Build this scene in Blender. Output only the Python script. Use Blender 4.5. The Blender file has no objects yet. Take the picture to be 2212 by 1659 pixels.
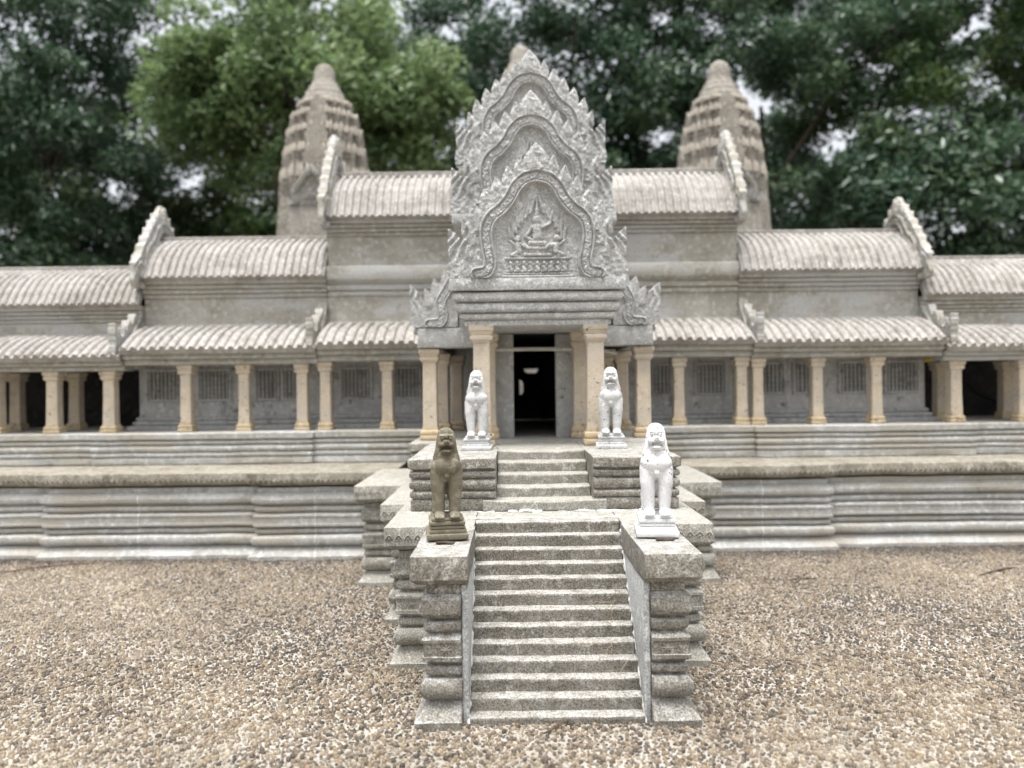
import bpy, math, random
import numpy as np
from mathutils import Vector

random.seed(7)
rng = np.random.default_rng(7)
S = bpy.context.scene
COL = S.collection

# ------------------------------------------------------------------ camera, sky, sun, exposure
F, CX, CY, H, ROLL = 1661.0, 1106.0, 829.5, 0.5525, 0.0123
AX = 0.068                                   # the temple's axis, a little right of the camera
cam = bpy.data.cameras.new('camera')
camo = bpy.data.objects.new('camera', cam)
COL.objects.link(camo)
camo.location = (0, 0, H)
camo.rotation_euler = (math.pi / 2, ROLL, 0)
cam.sensor_width = 36
cam.lens = 36 * F / 2212
cam.clip_start, cam.clip_end = 0.02, 500
cam.dof.use_dof = True
cam.dof.focus_distance = 1.47
cam.dof.aperture_fstop = 2.4
S.camera = camo

SUN_EL, SUN_ROT = math.radians(79), math.radians(205)
world = bpy.data.worlds.new('World')
S.world = world
world.use_nodes = True
wn, wl = world.node_tree.nodes, world.node_tree.links
bgn = wn['Background']
sky = wn.new('ShaderNodeTexSky')
sky.sky_type = 'NISHITA'
sky.sun_disc = False
sky.sun_elevation = SUN_EL
sky.sun_rotation = SUN_ROT
sky.air_density = 1.0
sky.dust_density = 4.0
hs = wn.new('ShaderNodeHueSaturation')       # an overcast sky: the blue is almost gone
hs.inputs['Saturation'].default_value = 0.2
wl.new(sky.outputs['Color'], hs.inputs['Color'])
# an overcast sky is about three times as bright overhead as at the horizon
wtc = wn.new('ShaderNodeTexCoord')
wsep = wn.new('ShaderNodeSeparateXYZ')
wl.new(wtc.outputs['Generated'], wsep.inputs[0])
wmr = wn.new('ShaderNodeMapRange')
wmr.inputs['From Min'].default_value, wmr.inputs['From Max'].default_value = 0.0, 1.0
wmr.inputs['To Min'].default_value, wmr.inputs['To Max'].default_value = 1.0, 2.0
wl.new(wsep.outputs['Z'], wmr.inputs['Value'])
wmul = wn.new('ShaderNodeMix')
wmul.data_type, wmul.blend_type = 'RGBA', 'MULTIPLY'
wmul.inputs[0].default_value = 1.0
wl.new(hs.outputs['Color'], wmul.inputs[6])
wl.new(wmr.outputs['Result'], wmul.inputs[7])
wl.new(wmul.outputs[2], bgn.inputs['Color'])
bgn.inputs['Strength'].default_value = 0.095

sun = bpy.data.lights.new('sun', 'SUN')
sun.energy = 1.5
sun.angle = math.radians(18)
sun.color = (1, 0.975, 0.94)
suno = bpy.data.objects.new('sun', sun)
COL.objects.link(suno)
_d = Vector((math.sin(SUN_ROT) * math.cos(SUN_EL), math.cos(SUN_ROT) * math.cos(SUN_EL), math.sin(SUN_EL)))
suno.rotation_euler = (-_d).to_track_quat('-Z', 'Y').to_euler()
suno.location = (0, -2, 6)

S.view_settings.view_transform = 'Standard'
S.view_settings.look = 'None'
S.view_settings.exposure = 1.2
S.view_settings.gamma = 1
S.render.engine = 'CYCLES'
S.cycles.max_bounces = 6
S.cycles.use_denoising = True


# ------------------------------------------------------------------ materials
def node_mat(name):
    m = bpy.data.materials.new(name)
    m.use_nodes = True
    return m, m.node_tree.nodes, m.node_tree.links, m.node_tree.nodes['Principled BSDF']


def noise(n, l, vec, scale, detail=5, rough=0.6):
    t = n.new('ShaderNodeTexNoise')
    t.inputs['Scale'].default_value = scale
    t.inputs['Detail'].default_value = detail
    t.inputs['Roughness'].default_value = rough
    if vec is not None:
        l.new(vec, t.inputs['Vector'])
    return t.outputs['Fac']


def ramp(n, l, fac, a, b, lo=0.0, hi=1.0):
    r = n.new('ShaderNodeMapRange')
    r.interpolation_type = 'SMOOTHSTEP'
    r.inputs['From Min'].default_value = a
    r.inputs['From Max'].default_value = b
    r.inputs['To Min'].default_value = lo
    r.inputs['To Max'].default_value = hi
    l.new(fac, r.inputs['Value'])
    return r.outputs['Result']


def mix(n, l, fac, a, b, mode='MIX'):
    x = n.new('ShaderNodeMix')
    x.data_type = 'RGBA'
    x.blend_type = mode
    for sock, v in ((x.inputs[0], fac), (x.inputs[6], a), (x.inputs[7], b)):
        if hasattr(v, 'is_output'):
            l.new(v, sock)
        elif isinstance(v, (int, float)):
            sock.default_value = v
        else:
            sock.default_value = (*v, 1)
    return x.outputs[2]


def stretch(n, l, vec, s):
    m = n.new('ShaderNodeMapping')
    m.inputs['Scale'].default_value = s
    l.new(vec, m.inputs['Vector'])
    return m.outputs['Vector']


def stone(name, base, dark, light, stain=(0.05, 0.045, 0.035), stain_amt=0.6, stain_at=(0.56, 0.72), grain=0.35,
          bump=1.0, warm=None, rough=0.9, spots=None, streak=0.5, top_tint=None):
    m, n, l, p = node_mat(name)
    g = n.new('ShaderNodeNewGeometry').outputs['Position']
    n1 = noise(n, l, g, 7, 6, 0.65)
    n2 = noise(n, l, g, 55, 6, 0.65)
    n3 = noise(n, l, g, 330, 4, 0.75)
    c = mix(n, l, ramp(n, l, n1, 0.35, 0.65), base, dark)
    c = mix(n, l, ramp(n, l, n2, 0.48, 0.68), c, light)
    if warm:
        nw = noise(n, l, stretch(n, l, g, (3, 3, 9)), 1.3, 4)
        c = mix(n, l, ramp(n, l, nw, 0.45, 0.62, 0, 0.8), c, warm)
    if stain_amt:
        ns = noise(n, l, stretch(n, l, g, (1, 1, 0.22)), 26, 7, 0.7)
        c = mix(n, l, ramp(n, l, ns, stain_at[0], stain_at[1], 0, stain_amt * streak), c, stain)
        nb = noise(n, l, g, 17, 8, 0.75)
        c = mix(n, l, ramp(n, l, nb, stain_at[0], stain_at[1], 0, stain_amt), c, stain)
    if spots:
        nsp = noise(n, l, g, spots[0], 4, 0.6)
        nlo = noise(n, l, g, 16, 3, 0.6)
        a = n.new('ShaderNodeMath')
        a.operation = 'MULTIPLY'
        l.new(ramp(n, l, nsp, spots[1], spots[1] + 0.05), a.inputs[0])
        l.new(ramp(n, l, nlo, 0.45, 0.6), a.inputs[1])
        c = mix(n, l, a.outputs[0], c, spots[2])
    if top_tint:          # paler patches mixed in where faces point up
        sp = n.new('ShaderNodeSeparateXYZ')
        l.new(n.new('ShaderNodeNewGeometry').outputs['True Normal'], sp.inputs[0])
        a = n.new('ShaderNodeMath')
        a.operation = 'MULTIPLY'
        l.new(ramp(n, l, sp.outputs['Z'], 0.35, 0.85), a.inputs[0])
        l.new(ramp(n, l, noise(n, l, g, 40, 7, 0.75), 0.36, 0.62, 0.05, 0.85), a.inputs[1])
        c = mix(n, l, a.outputs[0], c, top_tint)
    gr = ramp(n, l, n3, 0.3, 0.7, 1 - grain, 1 + grain)
    gm = n.new('ShaderNodeMix')
    gm.data_type = 'RGBA'
    gm.blend_type = 'MULTIPLY'
    gm.inputs[0].default_value = 1
    l.new(c, gm.inputs[6])
    l.new(gr, gm.inputs[7])
    l.new(gm.outputs[2], p.inputs['Base Color'])
    p.inputs['Roughness'].default_value = rough
    p.inputs['Specular IOR Level'].default_value = 0.25
    b1 = n.new('ShaderNodeBump')
    b1.inputs['Strength'].default_value = 0.9
    b1.inputs['Distance'].default_value = 0.0022 * bump
    l.new(n2, b1.inputs['Height'])
    b2 = n.new('ShaderNodeBump')
    b2.inputs['Strength'].default_value = 0.9
    b2.inputs['Distance'].default_value = 0.0009 * bump
    l.new(n3, b2.inputs['Height'])
    l.new(b1.outputs['Normal'], b2.inputs['Normal'])
    l.new(b2.outputs['Normal'], p.inputs['Normal'])
    return m


M_PORCH = stone('grey_granite', (0.42, 0.425, 0.415), (0.32, 0.325, 0.315), (0.54, 0.545, 0.535), stain=(0.12, 0.12, 0.11), stain_amt=0.35,
                grain=0.5, bump=1.0)
M_STAIR = stone('weathered_stair_stone', (0.225, 0.208, 0.178), (0.16, 0.148, 0.122), (0.32, 0.31, 0.28),
                stain=(0.035, 0.031, 0.026), stain_amt=0.6, stain_at=(0.54, 0.74), grain=0.65, bump=1.1, top_tint=(0.385, 0.378, 0.355))
M_TERR = stone('terrace_stone', (0.31, 0.298, 0.262), (0.23, 0.218, 0.18), (0.42, 0.41, 0.375), stain=(0.06, 0.055, 0.045),
               stain_amt=0.55, stain_at=(0.55, 0.72), grain=0.5, bump=1.1, top_tint=(0.33, 0.318, 0.285))
M_LEDGE = stone('brown_weathered_ledge', (0.26, 0.24, 0.195), (0.19, 0.17, 0.13), (0.36, 0.345, 0.3), stain=(0.06, 0.052, 0.038),
                stain_amt=0.6, stain_at=(0.5, 0.68), grain=0.35)
M_WALLB = stone('base_wall_stone', (0.42, 0.415, 0.4), (0.33, 0.325, 0.3), (0.54, 0.54, 0.525), stain=(0.1, 0.09, 0.075),
                stain_amt=0.45, warm=(0.36, 0.335, 0.285), grain=0.25, bump=0.9, streak=0.6)
M_GAL = stone('gallery_stone', (0.35, 0.335, 0.295), (0.27, 0.255, 0.215), (0.45, 0.435, 0.4), stain=(0.09, 0.08, 0.062),
              stain_amt=0.5, warm=(0.4, 0.4, 0.39), grain=0.25, bump=0.8)
M_ROOF = stone('roof_tile_stone', (0.355, 0.34, 0.315), (0.27, 0.255, 0.23), (0.45, 0.435, 0.415), stain=(0.09, 0.08, 0.07),
               stain_amt=0.55, stain_at=(0.5, 0.7), grain=0.25, bump=0.8)
M_BACK = stone('gallery_back_wall_stone', (0.5, 0.5, 0.49), (0.4, 0.4, 0.39), (0.6, 0.6, 0.59), stain=(0.03, 0.03, 0.028),
               stain_amt=0.8, stain_at=(0.56, 0.66), grain=0.25)
M_DARK = stone('shade_black_inner_stone', (0.035, 0.035, 0.035), (0.02, 0.02, 0.02), (0.05, 0.05, 0.05), stain_amt=0, grain=0.2)  # near-black colour stands in for the unlit interior
M_SHADE = stone('grey_window_ground', (0.25, 0.25, 0.245), (0.19, 0.19, 0.185), (0.31, 0.31, 0.305), stain_amt=0.3, grain=0.2)  # darker copy of the back wall stone, for shade in the windows
M_COLM = stone('tan_painted_column', (0.56, 0.485, 0.38), (0.52, 0.44, 0.335), (0.6, 0.53, 0.43), stain=(0.3, 0.24, 0.175),
               stain_amt=0.5, stain_at=(0.5, 0.72), grain=0.1, warm=(0.47, 0.42, 0.35), bump=0.35, rough=0.75, spots=(120, 0.6, (0.06, 0.05, 0.042)))
M_COLB = stone('ochre_painted_column_base', (0.52, 0.42, 0.28), (0.45, 0.36, 0.23), (0.58, 0.49, 0.36), stain=(0.2, 0.15, 0.09),
               stain_amt=0.5, stain_at=(0.5, 0.7), grain=0.12, bump=0.35, rough=0.7, spots=(120, 0.56, (0.04, 0.035, 0.03)))
M_WHITE = stone('chipped_white_paint', (0.68, 0.685, 0.69), (0.6, 0.605, 0.605), (0.74, 0.745, 0.75), stain=(0.28, 0.26, 0.23),
                stain_amt=0.5, stain_at=(0.55, 0.72), grain=0.08, bump=0.4, rough=0.55, spots=(230, 0.57, (0.12, 0.1, 0.085)))
M_GREYW = stone('dusty_white_paint', (0.55, 0.555, 0.55), (0.46, 0.46, 0.45), (0.62, 0.625, 0.62), stain=(0.3, 0.28, 0.25),
                stain_amt=0.5, stain_at=(0.55, 0.7), grain=0.08, bump=0.35, rough=0.6, spots=(260, 0.58, (0.06, 0.05, 0.045)))
M_OLIVE = stone('olive_brown_paint', (0.17, 0.15, 0.108), (0.12, 0.105, 0.072), (0.25, 0.228, 0.17), stain=(0.08, 0.065, 0.04),
                stain_amt=0.5, grain=0.15, bump=0.4, rough=0.6)
M_MORT = stone('white_mortar', (0.64, 0.64, 0.63), (0.5, 0.5, 0.48), (0.72, 0.72, 0.71), stain=(0.2, 0.19, 0.17), stain_amt=0.4,
               grain=0.15, bump=1)
M_TOWER = stone('tower_stone', (0.29, 0.27, 0.235), (0.2, 0.185, 0.155), (0.38, 0.36, 0.32), stain=(0.09, 0.08, 0.065),
                stain_amt=0.5, grain=0.25)
M_ANTE = stone('pale_antefix_stone', (0.37, 0.335, 0.28), (0.29, 0.265, 0.225), (0.44, 0.41, 0.36), stain_amt=0.3, grain=0.2)
M_BARK = stone('bark', (0.09, 0.07, 0.05), (0.05, 0.04, 0.03), (0.14, 0.12, 0.09), stain_amt=0.3, grain=0.3, bump=6)
M_TWIG = stone('dry_twig', (0.1, 0.075, 0.05), (0.06, 0.045, 0.03), (0.16, 0.13, 0.1), stain_amt=0.3, grain=0.2)
M_STRAW = stone('dry_root_fibre', (0.36, 0.29, 0.19), (0.28, 0.22, 0.14), (0.42, 0.36, 0.26), stain_amt=0.2, grain=0.1)
M_RUST = stone('rusty_red_stem', (0.15, 0.085, 0.06), (0.11, 0.06, 0.045), (0.2, 0.13, 0.1), stain_amt=0.2, grain=0.1)
M_BLACK = stone('black_rubber', (0.012, 0.012, 0.014), (0.01, 0.01, 0.012), (0.02, 0.02, 0.02), stain_amt=0, grain=0.05, bump=0.1, rough=0.5)
M_YELL = stone('yellow_plastic', (0.5, 0.36, 0.04), (0.45, 0.32, 0.03), (0.55, 0.4, 0.06), stain_amt=0.1, grain=0.05, bump=0.1, rough=0.5)
M_PVC = stone('pale_plaster_strip', (0.5, 0.49, 0.45), (0.42, 0.41, 0.37), (0.56, 0.55, 0.52), stain_amt=0.4, grain=0.1, bump=0.4)


def ground_mat():
    m, n, l, p = node_mat('pebble_wash_cement')
    g = n.new('ShaderNodeNewGeometry').outputs['Position']
    v = n.new('ShaderNodeTexVoronoi')
    v.inputs['Scale'].default_value = 130
    l.new(g, v.inputs['Vector'])
    n1 = noise(n, l, g, 3.5, 5)
    n2 = noise(n, l, g, 260, 4)
    c = mix(n, l, ramp(n, l, n1, 0.35, 0.65), (0.33, 0.315, 0.28), (0.2, 0.182, 0.15))
    c = mix(n, l, ramp(n, l, n2, 0.4, 0.7, 0, 0.5), c, (0.44, 0.425, 0.385))
    cr = n.new('ShaderNodeValToRGB')
    cr.color_ramp.interpolation = 'CONSTANT'
    els = cr.color_ramp.elements
    els[0].color = (0.22, 0.165, 0.105, 1)
    els[1].position = 0.3
    els[1].color = (0.09, 0.075, 0.06, 1)
    for pos, colr in ((0.45, (0.27, 0.21, 0.13)), (0.65, (0.13, 0.095, 0.06)), (0.82, (0.4, 0.35, 0.26))):
        e = els.new(pos)
        e.color = (*colr, 1)
    sep = n.new('ShaderNodeSeparateColor')
    l.new(v.outputs['Color'], sep.inputs[0])
    l.new(sep.outputs[0], cr.inputs[0])
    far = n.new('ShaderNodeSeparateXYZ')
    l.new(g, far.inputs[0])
    a = n.new('ShaderNodeMath')
    a.operation = 'MULTIPLY'
    l.new(ramp(n, l, v.outputs['Distance'], 0.5, 0.62, 1, 0), a.inputs[0])
    outer = n.new('ShaderNodeVectorMath')      # the finer drawn stones take over round the modelled ones
    outer.operation = 'ABSOLUTE'
    sh = n.new('ShaderNodeVectorMath')
    sh.inputs[1].default_value = (-0.05, -1.66, 0)
    l.new(g, sh.inputs[0])
    l.new(sh.outputs[0], outer.inputs[0])
    so = n.new('ShaderNodeSeparateXYZ')
    l.new(outer.outputs[0], so.inputs[0])
    mx = n.new('ShaderNodeMath')
    mx.operation = 'MAXIMUM'
    l.new(ramp(n, l, so.outputs['X'], 2.0, 2.06), mx.inputs[0])
    l.new(ramp(n, l, so.outputs['Y'], 0.93, 0.98), mx.inputs[1])
    l.new(mx.outputs[0], a.inputs[1])
    c = mix(n, l, a.outputs[0], c, cr.outputs[0])
    a2 = n.new('ShaderNodeMath')       # contact shade and damp, painted as a dark band along the wall foot
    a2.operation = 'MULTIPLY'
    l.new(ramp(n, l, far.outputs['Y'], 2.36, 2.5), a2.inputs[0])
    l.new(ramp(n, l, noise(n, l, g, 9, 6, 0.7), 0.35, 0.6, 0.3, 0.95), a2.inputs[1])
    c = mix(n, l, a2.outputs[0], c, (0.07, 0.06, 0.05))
    l.new(c, p.inputs['Base Color'])
    p.inputs['Roughness'].default_value = 0.9
    b = n.new('ShaderNodeBump')
    b.inputs['Distance'].default_value = 0.0012
    l.new(n2, b.inputs['Height'])
    l.new(b.outputs['Normal'], p.inputs['Normal'])
    return m


def tint_mat(name, stops, rough=0.6, transl=0.0, spec=0.4, fine=None):
    """Colour picked per small piece (pebble, leaf) from its stored random value."""
    m, n, l, p = node_mat(name)
    at = n.new('ShaderNodeAttribute')
    at.attribute_name = 'tint'
    cr = n.new('ShaderNodeValToRGB')
    els = cr.color_ramp.elements
    els[0].position, els[0].color = stops[0][0], (*stops[0][1], 1)
    els[1].position, els[1].color = stops[-1][0], (*stops[-1][1], 1)
    for pos, c in stops[1:-1]:
        e = els.new(pos)
        e.color = (*c, 1)
    l.new(at.outputs['Fac'], cr.inputs[0])
    c = cr.outputs[0]
    if fine:
        g = n.new('ShaderNodeNewGeometry').outputs['Position']
        c = mix(n, l, ramp(n, l, noise(n, l, g, fine, 3), 0.35, 0.7, 0, 0.5), c, (0.45, 0.42, 0.36))
    l.new(c, p.inputs['Base Color'])
    p.inputs['Roughness'].default_value = rough
    p.inputs['Specular IOR Level'].default_value = spec
    if transl:
        t = n.new('ShaderNodeBsdfTranslucent')
        l.new(c, t.inputs['Color'])
        ms = n.new('ShaderNodeMixShader')
        ms.inputs[0].default_value = transl
        l.new(p.outputs[0], ms.inputs[1])
        l.new(t.outputs[0], ms.inputs[2])
        l.new(ms.outputs[0], n['Material Output'].inputs['Surface'])
    return m


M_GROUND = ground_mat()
M_PEB = tint_mat('river_pebbles', [(0, (0.034, 0.028, 0.022)), (0.2, (0.072, 0.057, 0.043)), (0.38, (0.125, 0.096, 0.064)), (0.56, (0.18, 0.137, 0.088)),
                                   (0.72, (0.24, 0.189, 0.12)), (0.84, (0.15, 0.128, 0.1)), (1, (0.38, 0.335, 0.26))], 0.5)
M_LEAF_D = tint_mat('dark_leaves', [(0, (0.025, 0.054, 0.033)), (0.5, (0.06, 0.115, 0.063)), (0.85, (0.105, 0.165, 0.088)), (1, (0.17, 0.225, 0.09))], 0.38, 0.3, 0.6)
M_LEAF_B = tint_mat('bright_leaves', [(0, (0.085, 0.14, 0.056)), (0.5, (0.15, 0.225, 0.095)), (1, (0.25, 0.335, 0.145))], 0.45, 0.4)
M_LEAF_O = tint_mat('olive_leaves', [(0, (0.02, 0.045, 0.02)), (0.5, (0.04, 0.08, 0.028)), (1, (0.13, 0.17, 0.035))], 0.45, 0.35)


# ------------------------------------------------------------------ helpers
def U(x, y, D):
    """A point seen at (x, y) in the 2212 x 1659 picture and standing D metres ahead, as a place in the world."""
    xx = x - ROLL * (y - CY)
    yy = y + ROLL * (x - CX)
    return ((xx - CX) * D / F, D, H - (yy - CY) * D / F)


def UX(x, D, y=CY):
    return U(x, y, D)[0]


WORLD = {}


def link(o, parent=None, origin=(0, 0, 0)):
    COL.objects.link(o)
    if parent is not None:
        o.parent = parent
        pw = WORLD[parent.name]
        o.location = tuple(np.array(origin) - np.array(pw))
    else:
        o.location = origin
    WORLD[o.name] = tuple(origin)
    return o


def thing(name, label, cat, loc, group=None):
    o = bpy.data.objects.new(name, None)
    o.empty_display_size = 0.05
    link(o, None, loc)
    return tag(o, label, cat, group)


def tag(o, label, cat, group=None):
    o['label'] = label
    o['category'] = cat
    if group:
        o['group'] = group
    return o


def np_mesh(name, V, polys, mat, sharp=28):
    """V (n,3); polys: list of int arrays, each (k, corners)."""
    me = bpy.data.meshes.new(name)
    V = np.asarray(V, np.float32)
    polys = [np.asarray(q, np.int32) for q in polys if len(q)]
    loops = np.concatenate([q.ravel() for q in polys])
    sizes = np.concatenate([np.full(len(q), q.shape[1], np.int32) for q in polys])
    starts = np.concatenate([[0], np.cumsum(sizes)[:-1]]).astype(np.int32)
    me.vertices.add(len(V))
    me.vertices.foreach_set('co', V.ravel())
    me.loops.add(len(loops))
    me.loops.foreach_set('vertex_index', loops)
    me.polygons.add(len(sizes))
    me.polygons.foreach_set('loop_start', starts)
    me.polygons.foreach_set('loop_total', sizes)
    me.update(calc_edges=True)
    me.validate()
    me.polygons.foreach_set('use_smooth', np.ones(len(me.polygons), bool))
    if sharp:
        me.set_sharp_from_angle(angle=math.radians(sharp))
    me.materials.append(mat)
    return me


class MB:
    """Collects shapes that make up ONE mesh."""
    def __init__(self):
        self.V, self.P, self.n = [], [], 0

    def add(self, V, polys):
        V = np.asarray(V, float)
        self.V.append(V)
        for q in polys:
            if len(q):
                self.P.append(np.asarray(q, int) + self.n)
        self.n += len(V)
        return self

    def build(self, name, mat, parent=None, origin=None, sharp=28, wob=0.0, wsc=40):
        V = np.concatenate(self.V)
        if wob:
            V = wobble(V, wob * 0.8, wsc)
        if origin is None:
            origin = WORLD[parent.name] if parent is not None else (0, 0, 0)
        me = np_mesh(name, V - np.array(origin), self.P, mat, sharp)
        return link(bpy.data.objects.new(name, me), parent, origin)


_wd = np.random.default_rng(3).normal(size=(10, 3))
_wp = np.random.default_rng(4).uniform(0, 6.28, (10, 3))


def wobble(V, amp, sc):
    """Hand-cast irregularity: a smooth pseudo-noise offset."""
    out = V.copy()
    for a in range(3):
        acc = 0
        for k in range(10):
            acc = acc + np.sin((V @ np.roll(_wd[k], a)) * sc * (0.5 + 0.25 * k) + _wp[k, a]) / (1 + 0.35 * k)
        out[:, a] += amp * acc / 2.6
    return out


def fl(z0, z1, o):
    return [(o, z0), (o, z1)]


def torus(z0, z1, o, b, k=7):
    zc, r = (z0 + z1) / 2, (z1 - z0) / 2
    return [(o + b * math.sin(math.pi * i / (k - 1)) ** 0.7, zc - r * math.cos(math.pi * i / (k - 1))) for i in range(k)]


def slab(z0, z1, o, r=0.003):
    """A flat band with eased edges."""
    return [(o - r, z0), (o - r * 0.3, z0 + r * 0.3), (o, z0 + r), (o, z1 - r), (o - r * 0.3, z1 - r * 0.3), (o - r, z1)]


def ring(x0, x1, y0, y1, z, nx, ny, c):
    p = []
    for i in range(nx + 1):
        p.append((x0 + c + (x1 - x0 - 2 * c) * i / nx, y0))
    for i in range(ny + 1):
        p.append((x1, y0 + c + (y1 - y0 - 2 * c) * i / ny))
    for i in range(nx + 1):
        p.append((x1 - c - (x1 - x0 - 2 * c) * i / nx, y1))
    for i in range(ny + 1):
        p.append((x0, y1 - c - (y1 - y0 - 2 * c) * i / ny))
    return [(a, b, z) for a, b in p]


def loft(rings, caps=True):
    n = len(rings[0])
    V = np.array(rings, float).reshape(-1, 3)
    i = np.arange(n)
    j = (i + 1) % n
    q = [np.stack([i + k * n, j + k * n, j + (k + 1) * n, i + (k + 1) * n], 1) for k in range(len(rings) - 1)]
    polys = [np.concatenate(q)]
    if caps:
        polys.append(np.arange(n)[::-1][None, :])
        polys.append((np.arange(n) + (len(rings) - 1) * n)[None, :])
    return V, polys


def block(x0, x1, y0, y1, profile, m=(1, 1, 1, 1), step=0.02, c=0.003):
    """A moulded block: the rectangle swells by the profile's offset on each side (m: left, right, front, back)."""
    nx = max(1, min(120, int(abs(x1 - x0) / step)))
    ny = max(1, min(40, int(abs(y1 - y0) / step)))
    rs = []
    for o, z in profile:
        rs.append(ring(x0 - o * m[0], x1 + o * m[1], y0 - o * m[2], y1 + o * m[3], z, nx, ny, c))
    return loft(rs)


def box(x0, x1, y0, y1, z0, z1, step=0.03, r=0.002):
    return block(x0, x1, y0, y1, slab(z0, z1, 0, r), step=step, c=r)


def tube(pts, rad, k=6):
    pts = [Vector(p) for p in pts]
    rad = rad if isinstance(rad, (list, tuple)) else [rad] * len(pts)
    rs = []
    for i, p in enumerate(pts):
        d = (pts[min(i + 1, len(pts) - 1)] - pts[max(i - 1, 0)]).normalized()
        a = d.orthogonal().normalized() if abs(d.z) > 0.9 else d.cross(Vector((0, 0, 1))).normalized()
        b = d.cross(a)
        rs.append([tuple(p + rad[i] * (math.cos(t) * a + math.sin(t) * b)) for t in [2 * math.pi * q / k for q in range(k)]])
    return loft(rs)


def copy_part(o, parent, world):
    """A copy of a part and its sub-parts, moved to another place."""
    c = o.copy()
    COL.objects.link(c)
    c.parent = parent
    c.location = tuple(np.array(world) - np.array(WORLD[parent.name]))
    WORLD[c.name] = tuple(world)
    for ch in list(o.children):
        g = ch.copy()
        COL.objects.link(g)
        g.parent = c
    return c


# ------------------------------------------------------------------ ground and pebbles
def sst(a, b, x):
    t = np.clip((x - a) / (b - a), 0, 1)
    return t * t * (3 - 2 * t)


def hnoise(x, y):
    return (np.sin(x * 2.1 + 1.3 * np.sin(y * 1.7)) + np.sin(y * 2.9 + 0.7 + 1.1 * np.sin(x * 2.3)) + 0.6 * np.sin(x * 7.1 + y * 5.3) + 0.5 * np.sin(x * 13 - y * 9)) / 3.1


def build_ground():
    xs = np.concatenate([[-60, -15, -6], np.linspace(-3, 3, 61), [6, 15, 60]])
    ys = np.concatenate([[-60, -15, -4], np.linspace(0, 4, 41), [7, 15, 40, 160]])
    X, Y = np.meshgrid(xs, ys)
    V = np.stack([X, Y, np.zeros_like(X)], -1).reshape(-1, 3)
    nx, ny = len(xs), len(ys)
    i = np.arange((ny - 1) * nx).reshape(ny - 1, nx)[:, :-1].ravel()
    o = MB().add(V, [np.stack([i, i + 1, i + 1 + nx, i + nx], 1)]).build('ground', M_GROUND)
    o['kind'] = 'structure'
    o['label'] = 'flat courtyard floor of cream cement between the pebbles'
    # the pebbles set in the cement: too many to count
    pitch = 0.0073
    gx, gy = np.meshgrid(np.arange(-2.0, 2.1, pitch), np.arange(0.7, 2.62, pitch * 0.9))
    gx = gx + (np.arange(gx.shape[0])[:, None] % 2) * pitch / 2
    px = (gx + rng.uniform(-0.32, 0.32, gx.shape) * pitch).ravel()
    py = (gy + rng.uniform(-0.32, 0.32, gx.shape) * pitch).ravel()
    wash = hnoise(px * 2.2, py * 2.2)
    keep = (rng.random(len(px)) < 0.9 + 0.12 * wash)
    keep &= ~((px > -0.09) & (px < 0.22) & (py > 1.27))
    px, py, wash = px[keep], py[keep], wash[keep]
    n = len(px)
    t_contact = sst(2.36, 2.48, py) * 0.35  # pebbles darkened in colour towards the wall foot for contact shade
    size = pitch * rng.choice([0.34, 0.46, 0.56, 0.68], n, p=[0.25, 0.35, 0.28, 0.12]) * rng.uniform(0.9, 1.15, n)
    asp = rng.uniform(0.62, 0.95, n)
    rot = rng.uniform(0, math.pi, n)
    hgt = size * rng.uniform(0.65, 1.1, n)
    t = np.clip(rng.beta(1.6, 1.6, n) + 0.3 * wash - 0.06 - t_contact, 0, 1)
    VV, QQ, TT, tints, off = [], [], [], [], 0
    near = (py < 1.55) & (np.abs(px) < 0.71 * py + 0.1)
    for sel, k, rings in ((near, 7, ((1.0, -0.1), (0.86, 0.55), (0.45, 0.92))), (~near, 6, ((1.0, -0.1), (0.72, 0.7)))):
        m_ = int(sel.sum())
        ang = np.arange(k) * 2 * math.pi / k
        rad = 1 + rng.uniform(-0.13, 0.13, (m_, k))
        x_, y_, sz, ap, ro, hg = px[sel], py[sel], size[sel], asp[sel], rot[sel], hgt[sel]
        V = []
        for rr, hh in rings:
            a = np.cos(ang)[None] * rad * rr * sz[:, None]
            b = np.sin(ang)[None] * rad * rr * (sz * ap)[:, None]
            V.append(np.stack([x_[:, None] + a * np.cos(ro)[:, None] - b * np.sin(ro)[:, None], y_[:, None] + a * np.sin(ro)[:, None] + b * np.cos(ro)[:, None],
                               np.repeat((hg * hh)[:, None], k, 1)], -1))
        V.append(np.stack([x_, y_, hg], -1)[:, None, :])
        V = np.concatenate(V, 1)
        nr = len(rings)
        m = nr * k + 1
        base = (np.arange(m_) * m)[:, None] + off
        i = np.arange(k)
        j = (i + 1) % k
        quads = np.concatenate([np.stack([i + r * k, j + r * k, j + (r + 1) * k, i + (r + 1) * k], 1) for r in range(nr - 1)])
        tris = np.stack([i + (nr - 1) * k, j + (nr - 1) * k, np.full(k, nr * k)], 1)
        QQ.append((quads[None] + base[:, :, None]).reshape(-1, 4))
        TT.append((tris[None] + base[:, :, None]).reshape(-1, 3))
        VV.append(V.reshape(-1, 3))
        tints.append(np.repeat(t[sel], m))
        off += m_ * m
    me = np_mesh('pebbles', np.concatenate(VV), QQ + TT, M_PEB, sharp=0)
    a = me.attributes.new('tint', 'FLOAT', 'POINT')
    a.data.foreach_set('value', np.concatenate(tints).astype(np.float32))
    p = link(bpy.data.objects.new('pebbles', me))
    p['kind'] = 'stuff'
    p['label'] = 'brown, cream and dark river pebbles set in the courtyard cement'


build_ground()

# ------------------------------------------------------------------ the moulded profile all the low bases share
ZT, ZP = 0.278, 0.393          # top of the lower terrace, top of the upper platform


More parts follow.
